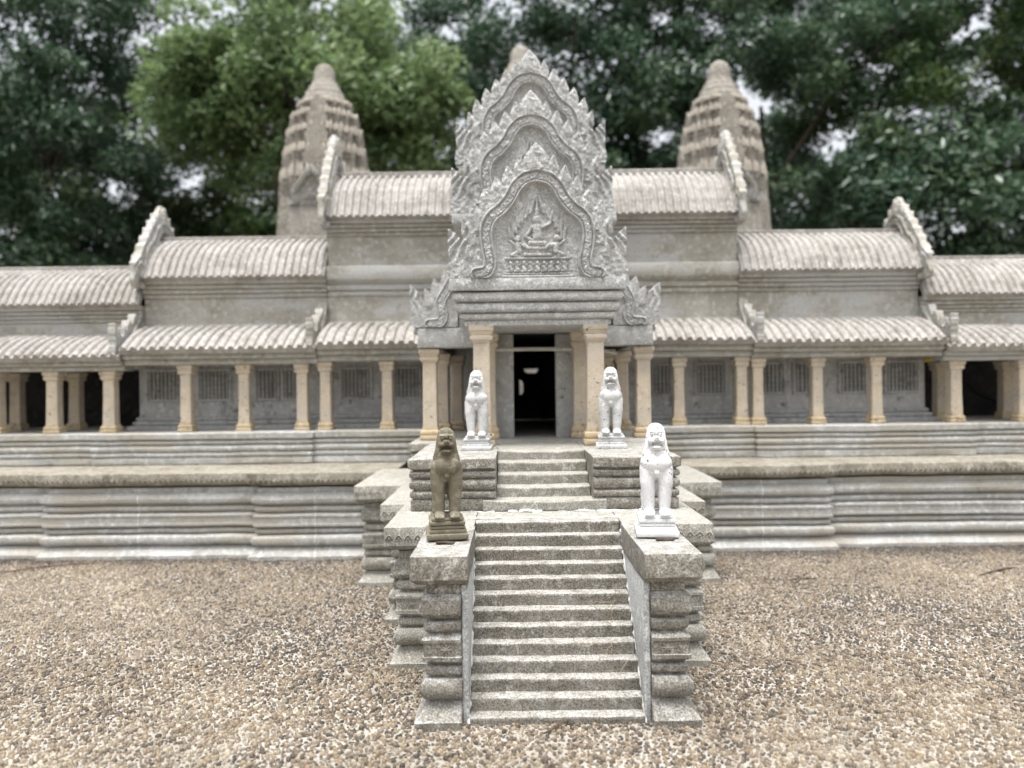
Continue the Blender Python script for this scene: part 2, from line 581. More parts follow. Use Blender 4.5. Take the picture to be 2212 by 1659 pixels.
def base_profile(s=1.0, foot=0.026, cap=0.034):
    """Foot, swelling mouldings, star band, mirrored mouldings, cap slab; z from the ground to ZT."""
    p = [(foot, -0.01), (foot, 0.012), (foot - 0.003, 0.0145), (foot * 0.45, 0.03), (0.004, 0.04)]
    p += torus(0.042, 0.078, 0.0, 0.013 * s)
    p += torus(0.081, 0.097, 0.0, 0.007 * s)
    p += [(0.001, 0.0985), (0.010 * s, 0.106), (0.010 * s, 0.1125), (0.0085 * s, 0.1135), (0.0085 * s, 0.1345), (0.010 * s, 0.1355), (0.010 * s, 0.1405), (0.001, 0.149)]
    p += torus(0.151, 0.170, 0.0, 0.008 * s)
    p += [(0.0, 0.1715), (0.007 * s, 0.176), (0.0115 * s, 0.183), (0.0125 * s, 0.193), (0.010 * s, 0.205), (0.004, 0.213), (0.006, 0.2155), (0.006, 0.2285), (0.001, 0.230)]
    return p


def cap_profile(o, z0=0.231, z1=ZT):
    return [(o - 0.02, z0), (o - 0.009, z0 + 0.002), (o - 0.001, z0 + 0.0095), (o, z0 + 0.011), (o, z1 - 0.0018), (o - 0.0006, z1 - 0.0006), (o - 0.002, z1)]


def star(mb, cx, cz, y, r, axis='y', sgn=1):
    """A small eight-rayed rosette cut into a band, built as thin raised rays."""
    for k in range(4):
        a = k * math.pi / 4
        dx, dz = math.cos(a) * r, math.sin(a) * r
        if axis == 'y':
            mb.add(*tube([(cx - dx, y, cz - dz), (cx, y - 0.0012, cz), (cx + dx, y, cz + dz)], [0.0006, 0.0013, 0.0006], 5))
        else:
            mb.add(*tube([(y, cx - dx, cz - dz), (y + 0.0012 * sgn, cx, cz), (y, cx + dx, cz + dz)], [0.0006, 0.0013, 0.0006], 5))


# ------------------------------------------------------------------ staircase
def build_stairs():
    t = thing('stone_staircase', 'steep grey stone staircase of thirteen worn steps between two moulded side walls', 'staircase', (AX, 1.24, 0))
    r, tr = 0.0222, 0.0233
    x0, x1 = AX - 0.1435, AX + 0.1415
    for i in range(13):
        z = ZT + 0.001 - i * r
        d = 1.525 - i * tr
        e = 0.0004 * (i % 3)
        pr = [(-0.0012, max(-0.012, z - 0.05)), (-0.0012, z - 0.0215), (0.0002, z - 0.006), (0.0004, z - 0.0035), (-0.0004, z - 0.0014), (-0.0022, z - 0.0003), (-0.006, z + 0.0002)]
        MB().add(*block(x0 + e, x1 - e, d, d + 0.034, pr, m=(0, 0, 1, 0), step=0.008, c=0.001)).build('step', M_STAIR, t, wob=0.0011, wsc=60)
    for sgn in (-1, 1):
        xi = x0 if sgn < 0 else x1          # inner face
        xo = xi + sgn * 0.062
        a, b = min(xi + sgn * 0.011, xo), max(xi + sgn * 0.011, xo)
        mm = (1, 0.0, 1, 0) if sgn < 0 else (0.0, 1, 1, 0)
        mb = MB().add(*block(a, b, 1.253, 1.56, base_profile(1.35, 0.026), m=mm, step=0.01, c=0.003))
        w = mb.build('side_wall', M_STAIR, t, wob=0.0009, wsc=50)
        w['label'] = 'moulded side wall with bulging bands and a carved star'
        sx = (a + b) / 2
        sm = MB()
        star(sm, sx, 0.1245, 1.2415, 0.0105)
        sm.build('star_carving', M_TERR, w)
        sm = MB()
        star(sm, 1.30, 0.1245, (a - 0.0115) if sgn < 0 else (b + 0.0115), 0.0105, 'x', sgn)
        sm.build('star_carving', M_TERR, w)
        mm2 = (1, 0.05, 1, 0) if sgn < 0 else (0.05, 1, 1, 0)
        cb = MB().add(*block(a - (0.0105 if sgn > 0 else 0), b + (0.0105 if sgn < 0 else 0), 1.259, 1.495, cap_profile(0.03, 0.229), m=mm2, step=0.012, c=0.0015))
        cb.build('cap_block', M_STAIR, w, wob=0.0009, wsc=45)
        # the plain slab that lines the stair side
        s0, s1 = min(xi, xi + sgn * 0.0105), max(xi, xi + sgn * 0.0105)
        MB().add(*box(s0, s1, 1.247, 1.54, -0.01, 0.2285, step=0.015)).build('lining_slab', M_PORCH, w, wob=0.0008, wsc=50)
        # crumbly mortar line down the joint
        pts = [(xi + sgn * 0.0012, 1.244 + (1.51 - 1.244) * k / 48, 0.004 + (ZT - 0.02) * k / 48 + random.uniform(-0.003, 0.003)) for k in range(49)]
        MB().add(*tube(pts, [random.choice((0.0005, 0.0012, 0.0022, 0.003, 0.0042)) for _ in pts], 6)).build('mortar_joint', M_MORT, t)
    # mortar lumps where the top step meets the landing
    mb = MB()
    for q in range(14):
        xx = x0 + 0.285 * q / 13
        mb.add(*tube([(xx - 0.012, 1.566, ZT + 0.0005), (xx, 1.564, ZT + 0.002), (xx + 0.012, 1.566, ZT + 0.0005)], [0.0008, random.choice((0.0008, 0.002, 0.0045)), 0.0008], 6))
    mb.build('mortar_bead', M_MORT, t, wob=0.001, wsc=90)


build_stairs()


def build_terrace():
    t = thing('entrance_terrace', 'stepped stone terrace with overhanging cap slabs behind the front staircase', 'terrace', (AX, 1.5, 0))
    tiers = [(1.515, 1.80, 0.289, 0.0005), (1.80, 2.13, 0.345, 0.0), (2.135, 2.52, 0.475, -0.0005)]
    for k_, (d0, d1, hw, dz) in enumerate(tiers):
        cp = [(o, z + dz) for o, z in cap_profile(0.03)]
        if k_ == 0:          # cut away in the middle for the steps
            mc = MB()
            for xa, xb, mm in ((AX - hw, AX - 0.145, (1, 0, 1, 0)), (AX + 0.143, AX + hw, (0, 1, 1, 0))):
                b = MB().add(*block(xa, xb, d0, d1, base_profile(1.3, 0.024), m=mm, step=0.012)).build('terrace_tier', M_TERR, t, wob=0.001, wsc=45)
                MB().add(*block(xa, xb, d0, d1 + 0.02, cp, m=mm, step=0.015, c=0.001)).build('cap_slab', M_TERR, b, wob=0.0009, wsc=40)
            mc.add(*block(AX - 0.1435, AX + 0.1415, 1.5535, d1 + 0.02, [(0, z - 0.001) for _, z in cp], m=(0, 0, 0, 0), step=0.015, c=0.001))
            mc.build('landing_slab', M_TERR, t, wob=0.0009, wsc=40)
        else:
            b = MB().add(*block(AX - hw, AX + hw, d0, d1, base_profile(1.3, 0.024), m=(1, 1, 1, 0), step=0.012)).build('terrace_tier', M_TERR, t, wob=0.001, wsc=45)
            MB().add(*block(AX - hw, AX + hw, d0, d1 + 0.02, cp, m=(1, 1, 1, 0), step=0.015)).build('cap_slab', M_TERR, b, wob=0.0009, wsc=40)
        for s in (-1, 1):
            sm = MB()
            star(sm, d0 + 0.05, 0.1245, AX + s * (hw + 0.0111), 0.0105, 'x', s)
            sm.build('star_carving', M_TERR, b)
            sm = MB()
            star(sm, AX + s * (hw - 0.018), 0.1245, d0 - 0.0111, 0.0105)
            sm.build('star_carving', M_TERR, b)
            sm = MB()
            # carved petals along the edge of the cap slab
            for q in range(6 if hw < 0.3 else 4):
                cxx = AX + s * (hw + 0.02 - 0.0185 * q)
                pts = [(cxx - 0.007 + 0.014 * u, d0 - 0.0305, 0.2555 + 0.0075 * math.sin(math.pi * u)) for u in (0, .2, .4, .6, .8, 1)]
                sm.add(*tube(pts, 0.0014, 5))
                sm.add(*tube([(cxx, d0 - 0.0305, 0.2545), (cxx, d0 - 0.031, 0.259)], [0.0024, 0.001], 5))
            sm.build('petal_carving', M_TERR, b)
    # smeared mortar on the landing in front of the upper platform
    mb = MB()
    for q in range(46):
        xx = AX - 0.285 + 0.57 * q / 45
        w_ = random.choice((0.0005, 0.002, 0.006, 0.009, 0.012))
        mb.add(*tube([(xx - 0.011, 1.652, ZT), (xx, 1.650 + random.uniform(-0.006, 0.002), ZT + 0.0005), (xx + 0.011, 1.652, ZT)], [w_ * 0.35, w_ * 0.5, w_ * 0.35], 6))
    V = np.concatenate(mb.V)
    mb.V = [np.where(V[:, 2:3] > ZT + 0.0035, np.concatenate([V[:, :2], np.full((len(V), 1), ZT + 0.0035)], 1), V)]
    mb.build('mortar_smear', M_MORT, t, wob=0.0035, wsc=130)


build_terrace()


def plat_profile(z0, z1):
    h = z1 - z0
    f = lambda a: z0 + h * a
    p = slab(f(0.0), f(0.215), 0.006)
    p += torus(f(0.235), f(0.375), 0.0, 0.008)
    p += torus(f(0.40), f(0.60), 0.0, 0.009)
    p += torus(f(0.625), f(0.755), 0.0, 0.009)
    p += [(0.001, f(0.775)), (0.006, f(0.8)), (0.011, f(0.815)), (0.0115, f(0.97)), (0.0105, f(0.99)), (0.008, f(1.0))]
    return p


def build_platform():
    t = thing('entrance_platform', 'banded stone platform with a short flight of steps in front of the doorway', 'platform', (AX, 1.66, ZT))
    xl, xr = AX - 0.105, AX + 0.105
    hw = 0.284
    pr = plat_profile(ZT + 0.001, ZP)
    for s in (-1, 1):
        a, b = (AX - hw, xl) if s < 0 else (xr, AX + hw)
        mm = (1, 0, 1, 0) if s < 0 else (0, 1, 1, 0)
        MB().add(*block(a, b, 1.668, 2.12, pr, m=mm, step=0.012)).build('platform_block', M_STAIR, t, wob=0.0012, wsc=42)
    n = 5
    for i in range(n):
        z = ZT + (ZP - ZT) * (i + 1) / n - (0.0008 if i == n - 1 else 0)
        d = 1.664 + 0.047 * i
        dd = 2.12 if i == n - 1 else d + 0.075
        pq = [(0, max(ZT + 0.0015, z - 0.04)), (0, z - 0.005), (0.0002, z - 0.0035), (-0.0006, z - 0.0012), (-0.0026, z)]
        e = 0.0 if i else -0.03
        st = block(xl + 0.001 + e, xr - 0.001 - e, d - (0.0075 if i == 0 else 0), dd, pq, m=(0, 0, 1, 0), step=0.008, c=0.001)
        V = st[0]
        V[:, 2] -= np.where(V[:, 2] > z - 0.02, 0.003 * np.cos((V[:, 0] - AX) / 0.105 * 1.57) * (V[:, 1] < d + 0.02), 0)   # worn hollow in the middle
        MB().add(*st).build('step', M_TERR, t, wob=0.0011, wsc=55)
    MB().add(*block(AX - 0.345, AX + 0.345, 2.125, 3.48, plat_profile(ZT + 0.002, ZP - 0.0006), step=0.02)).build('rear_block', M_TERR, t, wob=0.001, wsc=40)


build_platform()


# ------------------------------------------------------------------ long base walls and plinths
def build_base_wall(segs, name, label):
    xm = (segs[0][0] + segs[-1][1]) / 2
    t = thing(name, label, 'terrace wall', (xm, 2.5, 0), 'long moulded base walls')
    for k, (xa, xb, d, mm) in enumerate(segs):
        xa, xb = min(xa, xb), max(xa, xb)
        dz = 0.0007 * (k % 3)
        b = MB().add(*block(xa, xb, d, 3.6 + 0.003 * k, base_profile(1.7, 0.03), m=(mm[0], mm[1], 1, 0), step=0.025)).build('wall_segment', M_WALLB, t, wob=0.0016, wsc=22)
        cp = [(o, z - dz) for o, z in cap_profile(0.03, 0.236, ZT - 0.001)]
        MB().add(*block(xa, xb, d, 3.6 + 0.003 * k, cp, m=(mm[0], mm[1], 1, 0), step=0.03)).build('cap_slab', M_LEDGE, b, wob=0.0016, wsc=22)
        sm = MB()      # row of small carved lobes below the cap edge
        q = xa - 0.02
        while q < xb + 0.02:
            sm.add(*tube([(q, d - 0.0295, 0.2515), (q + 0.004, d - 0.0315, 0.258), (q + 0.008, d - 0.0295, 0.2515)], [0.003, 0.005, 0.003], 5))
            q += 0.0165
        sm.build('lobe_carving', M_LEDGE, b)
        jx = xa + (xb - xa) * (0.42 if mm[0] else 0.58)
        pj = [(o + 0.0006, z) for o, z in base_profile(1.7, 0.03)]
        MB().add(*block(jx - 0.0017, jx + 0.0017, d, d + 0.1, pj, m=(0, 0, 1, 0), step=0.05, c=0.0005)).build('mortar_joint', M_MORT, b, wob=0.0012, wsc=60)
    return t


def build_plinth(segs, name, label):
    xm = (segs[0][0] + segs[-1][1]) / 2
    t = thing(name, label, 'plinth', (xm, 2.76, ZT), 'banded plinths under the galleries')
    for k, (xa, xb, d, mm) in enumerate(segs):
        xa, xb = min(xa, xb), max(xa, xb)
        pr = [(o * 1.25, z) for o, z in plat_profile(ZT, ZP - 0.001 - 0.0006 * k)]
        MB().add(*block(xa, xb, d + 0.01, 3.5 + 0.004 * k, pr, m=(mm[0], mm[1], 1, 0), step=0.025)).build('plinth_segment', M_WALLB, t, wob=0.0014, wsc=22)
    return t


build_base_wall([(UX(528, 2.44) + 0.03, AX - 0.45, 2.475, (1, 0)), (UX(70, 2.48) + 0.03, UX(528, 2.44) + 0.045, 2.51, (1, 0)), (-3.0, UX(70, 2.48) + 0.045, 2.54, (0, 0))],
                'terrace_wall', 'long moulded stone base wall left of the staircase')
build_base_wall([(AX + 0.45, UX(1808, 2.5) - 0.03, 2.525, (0, 1)), (UX(1808, 2.5) - 0.045, 3.0, 2.565, (0, 0))],
                'terrace_wall', 'long moulded stone base wall right of the staircase')
build_plinth([(UX(670, 2.76), AX - 0.33, 2.765, (0, 0)), (UX(202, 2.76), UX(670, 2.76), 2.75, (1, 1)), (-3.0, UX(202, 2.76), 2.775, (0, 0))],
             'gallery_plinth', 'banded stone plinth carrying the columns of the left gallery')
build_plinth([(AX + 0.33, UX(1637, 2.76), 2.77, (0, 0)), (UX(1637, 2.76), UX(2103, 2.76), 2.755, (1, 1)), (UX(2103, 2.76), 3.0, 2.78, (0, 0))],
             'gallery_plinth', 'banded stone plinth carrying the columns of the right gallery')


# ------------------------------------------------------------------ columns
def make_column(parent, world, h, w, name='column', capw=1.42, mat=None, lean=0.0):
    """Square tan column: shaft, moulded base, moulded capital. Returns the shaft, its base and capital are sub-parts."""
    x, y, z = world
    a = w / 2
    hb, hc = h * 0.135, h * 0.15
    g = a * (capw - 1)
    V = block(x - a, x + a, y - a, y + a, [(0, z + hb - 0.003), (0, z + hb + 0.01), (-a * 0.05, z + h * 0.5), (-a * 0.07, z + h - hc + 0.002)], step=w / 3, c=w * 0.06)
    sh = MB().add(*V).build(name, mat or M_COLM, parent, origin=world, wob=0.0006, wsc=40)
    pb = slab(z, z + hb * 0.38, g * 0.95) + torus(z + hb * 0.42, z + hb * 0.78, g * 0.45, g * 0.35) + [(g * 0.25, z + hb * 0.82), (g * 0.25, z + hb)]
    MB().add(*block(x - a, x + a, y - a, y + a, pb, step=w / 3, c=w * 0.06)).build('base', M_COLB, sh, origin=world, wob=0.0006, wsc=60)
    zc = z + h - hc
    pc = [(g * 0.1, zc), (g * 0.35, zc + hc * 0.1)] + torus(zc + hc * 0.12, zc + hc * 0.42, g * 0.3, g * 0.4) + [(g * 0.45, zc + hc * 0.46), (g * 0.85, zc + hc * 0.62)] + slab(zc + hc * 0.64, zc + hc, g)
    MB().add(*block(x - a, x + a, y - a, y + a, pc, step=w / 3, c=w * 0.06)).build('capital', M_COLM, sh, origin=world, wob=0.0006, wsc=60)
    return sh


# ------------------------------------------------------------------ carved pediments (relief in a sheet of its own depth)
def poly_mask(P, X, Y):
    inside = np.zeros(X.shape, bool)
    n = len(P)
    for i in range(n):
        x1, y1 = P[i]
        x2, y2 = P[(i + 1) % n]
        c = (y1 > Y) != (y2 > Y)
        if y1 != y2:
            inside ^= c & (X < (x2 - x1) * (Y - y1) / (y2 - y1) + x1)
    return inside


def seg_dist(X, Y, pts):
    d = np.full(X.shape, 1e9)
    for (x1, y1), (x2, y2) in zip(pts[:-1], pts[1:]):
        vx, vy = x2 - x1, y2 - y1
        t = np.clip(((X - x1) * vx + (Y - y1) * vy) / (vx * vx + vy * vy + 1e-9), 0, 1)
        d = np.minimum(d, np.hypot(X - x1 - t * vx, Y - y1 - t * vy))
    return d


def catmull(pts, k=6):
    P = [pts[0]] + list(pts) + [pts[-1]]
    out = []
    for i in range(1, len(P) - 2):
        p0, p1, p2, p3 = [np.array(q, float) for q in P[i - 1:i + 3]]
        for s in range(k):
            t = s / k
            out.append(tuple(0.5 * (2 * p1 + (p2 - p0) * t + (2 * p0 - 5 * p1 + 4 * p2 - p3) * t * t + (3 * p1 - p0 - 3 * p2 + p3) * t ** 3)))
    out.append(tuple(pts[-1]))
    return out


def vnoise(X, Y, sc, seed):
    r = np.random.default_rng(seed)
    g = r.random((64, 64))
    x, y = X * sc, Y * sc
    xi, yi = np.floor(x).astype(int), np.floor(y).astype(int)
    fx, fy = x - xi, y - yi
    fx, fy = fx * fx * (3 - 2 * fx), fy * fy * (3 - 2 * fy)
    G = lambda a, b: g[a % 64, b % 64]
    return (G(xi, yi) * (1 - fx) + G(xi + 1, yi) * fx) * (1 - fy) + (G(xi, yi + 1) * (1 - fx) + G(xi + 1, yi + 1) * fx) * fy


def relief_mesh(name, mask, Hf, x, y, scale, thick, mat, both=True):
    """Grid cells inside the mask become a slab whose front (and back) face carries the height field."""
    ny, nx = mask.shape
    cell = mask[:-1, :-1] & mask[1:, :-1] & mask[:-1, 1:] & mask[1:, 1:]
    used = np.zeros(mask.shape, bool)
    used[:-1, :-1] |= cell
    used[1:, :-1] |= cell
    used[:-1, 1:] |= cell
    used[1:, 1:] |= cell
    idx = np.full(mask.shape, -1)
    idx[used] = np.arange(used.sum())
    n = int(used.sum())
    X, Z = np.meshgrid(x, y)
    # relax the stepped outline
    for _ in range(3):
        edge = used & ~(np.roll(cell, 0, 0)[:, :] if cell.shape == used.shape else np.pad(cell, ((0, 1), (0, 1))) & np.pad(cell, ((1, 0), (0, 1))) & np.pad(cell, ((0, 1), (1, 0))) & np.pad(cell, ((1, 0), (1, 0))))
        sx, sz, c = np.zeros(X.shape), np.zeros(X.shape), np.zeros(X.shape)
        for dy, dx in ((0, 1), (0, -1), (1, 0), (-1, 0)):
            u = np.roll(used & edge, (dy, dx), (0, 1))
            sx += np.where(u, np.roll(X, (dy, dx), (0, 1)), 0)
            sz += np.where(u, np.roll(Z, (dy, dx), (0, 1)), 0)
            c += u
        ok = edge & (c >= 2)
        X = np.where(ok, 0.4 * X + 0.6 * sx / np.maximum(c, 1), X)
        Z = np.where(ok, 0.4 * Z + 0.6 * sz / np.maximum(c, 1), Z)
    fx, fz, fh = X[used] * scale, Z[used] * scale, Hf[used] * scale
    front = np.stack([fx, -thick / 2 - fh, fz], 1)
    back = np.stack([fx, thick / 2 + (fh if both else 0), fz], 1)
    a, b, c, d = idx[:-1, :-1][cell], idx[:-1, 1:][cell], idx[1:, 1:][cell], idx[1:, :-1][cell]
    Q = np.stack([a, b, c, d], 1)
    cp = np.pad(cell, 1)
    rim = []
    for (dy, dx, p, q) in ((-1, 0, (0, 0), (0, 1)), (1, 0, (1, 1), (1, 0)), (0, 1, (0, 1), (1, 1)), (0, -1, (1, 0), (0, 0))):
        e = cell & ~cp[1 + dy:1 + dy + cell.shape[0], 1 + dx:1 + dx + cell.shape[1]]
        yy, xx = np.nonzero(e)
        i1, i2 = idx[yy + p[0], xx + p[1]], idx[yy + q[0], xx + q[1]]
        rim.append(np.stack([i2, i1, i1 + n, i2 + n], 1))
    return np_mesh(name, np.concatenate([front, back]), [Q, Q[:, ::-1] + n] + rim, mat, sharp=55)


# everything below in units of the carver's drawing: x from the middle, y up from the foot
WING = [(-587, 0), (-591, 60), (-575, 140), (-584, 220), (-578, 335), (-548, 312), (-505, 270), (-475, 205), (-455, 130), (-430, 60), (-400, 0)]
BODY = [(0, 0), (-480, 0), (-470, 110), (-448, 200), (-432, 300), (-400, 380), (-345, 455), (-280, 530), (-205, 605), (-130, 670), (-60, 720), (0, 745)]
LEAVES = [((-428, 235), (-478, 400), 46), ((-385, 330), (-420, 500), 50), ((-318, 420), (-342, 582), 50), ((-246, 490), (-264, 655), 50), ((-170, 560), (-188, 726), 50), ((-98, 625), (-112, 794), 46),
          ((-450, 150), (-480, 268), 34)]


def leaf(X, Y, b, tip, w):
    """0 outside a pointed leaf, rising to 1 on its midrib."""
    vx, vy = tip[0] - b[0], tip[1] - b[1]
    L = math.hypot(vx, vy)
    u = ((X - b[0]) * vx + (Y - b[1]) * vy) / L / L
    d = np.abs((X - b[0]) * vy - (Y - b[1]) * vx) / L
    hw = w * np.where(u < 0.5, 1.0, np.clip(1 - ((u - 0.5) / 0.5), 0, 1) ** 0.75)
    return np.where((u > -0.15) & (u < 1), np.clip(1 - d / np.maximum(hw, 1e-3), 0, 1), 0)


ARCH = [(0, 662), (-78, 640), (-136, 585), (-172, 517), (-226, 452), (-288, 402), (-322, 345), (-333, 270), (-322, 180), (-308, 105), (-325, 45), (-395, 25)]


GABLE_BODY = [(0, 0), (-540, 0), (-560, 60), (-540, 150), (-545, 230), (-500, 262), (-462, 322), (-425, 362), (-405, 420), (-360, 452), (-338, 512), (-292, 548), (-268, 606), (-222, 642), (-192, 700), (-148, 738), (-112, 790), (-70, 826), (-38, 868), (0, 905)]


def pediment_data(step, gable=False):
    x = np.arange(-600, 601, step)
    y = np.arange(0, 910, step)
    X, Y = np.meshgrid(x, y)
    AXs = -np.abs(X)                         # left-right symmetric carving
    lv = [leaf(AXs, Y, *q) for q in LEAVES]
    bud = leaf(AXs, Y, (0, 690), (0, 872), 84)
    mask = poly_mask(WING, AXs, Y + 0.5) | poly_mask(BODY, AXs, Y + 0.5) | (bud > 0) | (np.max(lv, 0) > 0)
    arch = catmull(ARCH, 6)
    if gable:            # end gables: a plain pointed leaf outline with only low knobs along the edge
        mask = poly_mask(GABLE_BODY, AXs, Y + 0.5)
    d = seg_dist(AXs, Y, arch)
    inner = poly_mask([(0, 662)] + arch[1:-8] + [(-300, 0), (0, 0)], AXs - 1e-3, Y)
    Hh = np.zeros(X.shape)
    g1, g2 = vnoise(X, Y, 0.055, 1) - 0.5, vnoise(X, Y, 0.13, 2) - 0.5
    # flame leaves: raised along each leaf's axis
    fl_ = np.zeros(X.shape)
    for q, (b, tip, w) in zip(lv, LEAVES):
        f = 30 * q ** 0.55 * (1 - sst(0.82, 1.0, q) * 0.22) * np.clip(0.55 + 0.5 * (Y - b[1]) / (tip[1] - b[1]), 0.4, 1)
        fl_ = np.maximum(fl_, f)
    fl_ = np.maximum(fl_, 34 * bud ** 0.5 + 5 * g2 * (bud > 0))
    for k in (-1, 1):
        fl_ = np.maximum(fl_, 40 * leaf(X, Y, (k * 30, 690), (k * 26, 810), 26) ** 0.5)
    Hh += fl_ * (~inner)
    Hh += 10 * g1 * (~inner)
    # the wings: wavy grooves rising to the tip
    wing = (AXs < -452) & (Y < 330)
    wv = np.sin((AXs + 12 * np.sin(Y / 26.0)) / 8.2 * (0.7 + Y / 900))
    Hh += np.where(wing, 12 * wv * sst(70, 170, Y), 0)
    # sunk tympanum
    Hh = np.where(inner & (d > 30), -20 + 5 * g1 + 4 * g2, Hh)
    # naga arch band with two bordering fillets
    band = sst(46, 38, d)
    prof = 22 + 13 * np.exp(-((d - 36) / 5) ** 2) - 13 * np.exp(-((d - 25) / 4) ** 2) + 15 * g2 * (d < 22) + 8 * g1 * (d < 22)
    Hh = Hh * (1 - band) + band * prof
    # figure relief
    caps = []
    C = lambda x1, y1, x2, y2, r, h: caps.append((x1, y1, x2, y2, r, h))
    C(0, 372, 0, 380, 30, 24); C(0, 405, 0, 440, 16, 20); C(0, 268, 0, 325, 36, 24); C(0, 345, 0, 350, 17, 18)
    C(-36, 325, -74, 268, 13, 20); C(-74, 268, -34, 245, 12, 20); C(36, 325, 82, 352, 13, 20); C(82, 352, 98, 415, 11, 18)
    C(-44, 225, 46, 222, 20, 22); C(-62, 195, 50, 190, 16, 20); C(50, 190, 78, 214, 15, 18); C(-62, 195, -80, 216, 14, 18)
    C(-80, 152, 80, 150, 14, 16); C(-52, 172, 52, 170, 8, 14)
    for s in (-1, 1):
        C(s * 128, 255, s * 128, 260, 21, 20); C(s * 128, 215, s * 120, 175, 22, 18); C(s * 120, 175, s * 165, 150, 14, 16)
        C(s * 165, 150, s * 120, 140, 11, 14); C(s * 112, 225, s * 80, 200, 9, 14); C(s * 150, 220, s * 178, 245, 9, 14)
        for k in range(5):       # leaves of the halo
            x0_, y0_ = 175 - 20 * k, 262 + 36 * k
            C(s * x0_, y0_, s * (x0_ + 10 - 8 * k), y0_ + 62, 14, 12)
            C(s * (x0_ - 22), y0_ - 8, s * (x0_ - 14), y0_ + 36, 8, 11)
        C(s * 44, 425, s * 14, 530, 14, 13); C(s * 76, 395, s * 50, 470, 14, 12)
    C(0, 455, 0, 535, 9, 16)
    C(-205, 128, 205, 128, 8, 14); C(-222, 10, 222, 10, 10, 14); C(-205, 28, 205, 28, 6, 10)
    for k in range(9):
        q = -176 + 44 * k
        C(q, 96, q, 99, 13, 16); C(q - 3, 72, q + 6, 52, 14, 14); C(q + 6, 52, q - 16, 44, 8, 12); C(q + 4, 78, q + 18, 92, 6, 11)
    fig = np.zeros(X.shape)
    for x1, y1, x2, y2, r, h in caps:
        dd = seg_dist(X, Y, [(x1, y1), (x2, y2 + 0.01)])
        fig = np.maximum(fig, h * np.sqrt(np.clip(1 - (dd / r) ** 2, 0, 1)))
    Hh = np.where(inner & (d > 34), Hh + fig * 1.5, Hh)
    Hh += 2.5 * (vnoise(X, Y, 0.22, 5) - 0.5)
    return x, y, mask, Hh


PED_S = 0.0003872
_pd = pediment_data(3.6)
PED_MESH = relief_mesh('pediment', _pd[2], _pd[3], _pd[0], _pd[1], PED_S, 0.046, M_PORCH)
_pd = pediment_data(5, True)
GABLE_MESH = relief_mesh('gable', _pd[2], _pd[3], _pd[0], _pd[1], PED_S, 0.018, M_GAL)


def half_data(step):
    """Half pediment of an aisle: an upright wing outside, flames stepping up towards the wall at x = 0."""
    x = np.arange(-400, 1, step)
    y = np.arange(0, 561, step)
    X, Y = np.meshgrid(x, y)
    out = [(0, 0), (-360, 0), (-385, 40), (-378, 130), (-386, 220), (-384, 345), (-345, 315), (-305, 270), (-290, 205), (-270, 225), (-268, 325), (-240, 290),
           (-225, 270), (-215, 330), (-190, 400), (-165, 350), (-140, 360), (-128, 420), (-105, 480), (-82, 430), (-50, 450), (-25, 540), (0, 555)]
    mask = poly_mask(out, X, Y + 0.5)
    arch = catmull([(20, 520), (-40, 380), (-95, 280), (-140, 190), (-120, 90), (-150, 35), (-230, 25)], 6)
    d = seg_dist(X, Y, arch)
    g1, g2 = vnoise(X, Y, 0.055, 8) - 0.5, vnoise(X, Y, 0.13, 9) - 0.5
    Hh = 8 * g1
    for b, tip in (((-235, 180), (-266, 325)), ((-170, 250), (-190, 400)), ((-85, 330), (-105, 480))):
        dd = seg_dist(X, Y, [b, tip])
        Hh = np.maximum(Hh, 15 * np.clip(1 - dd / 38, 0, 1) ** 0.8 - 6 * np.exp(-(dd / 5) ** 2))
    wv = np.sin((X + 14 * np.sin(Y / 28.0)) / 9.0)
    Hh += np.where((X < -285) & (Y < 340), 8 * wv * sst(70, 190, Y), 0)
    band = sst(44, 36, d)
    prof = 16 + 8 * np.exp(-((d - 34) / 5) ** 2) - 8 * np.exp(-((d - 23) / 4) ** 2) + 12 * g2 * (d < 20)
    Hh = Hh * (1 - band) + band * prof
    return x, y, mask, Hh + 2.5 * (vnoise(X, Y, 0.22, 6) - 0.5)


_hd = half_data(4)
HALF_S = 0.00036
HALF_MESH = {}
for _s, _k in ((1, 'l'), (-1, 'r')):
    HALF_MESH[_k] = relief_mesh('half_pediment', _hd[2] if _s > 0 else _hd[2][:, ::-1], _hd[3] if _s > 0 else _hd[3][:, ::-1],
                                _hd[0] if _s > 0 else -_hd[0][::-1], _hd[1], HALF_S, 0.05, M_PORCH)
_hd = half_data(5)
HALF_GABLE = relief_mesh('half_gable', _hd[2], _hd[3], _hd[0], _hd[1], HALF_S, 0.022, M_GAL)


# ------------------------------------------------------------------ tiled vault roofs
def arc_profile(y0, z0, y1, z1, k=14, bulge=0.28):
    """From the eave (y0, z0) curving up to the ridge (y1, z1), convex outwards."""
    pts = []
    for i in range(k + 1):
        t = i / k
        s = math.sin(math.pi * t)
        ny, nz = -(z1 - z0), (y1 - y0)
        pts.append((y0 + (y1 - y0) * t + ny * bulge * s * 0.5, z0 + (z1 - z0) * t + nz * bulge * s * 0.5))
    return pts


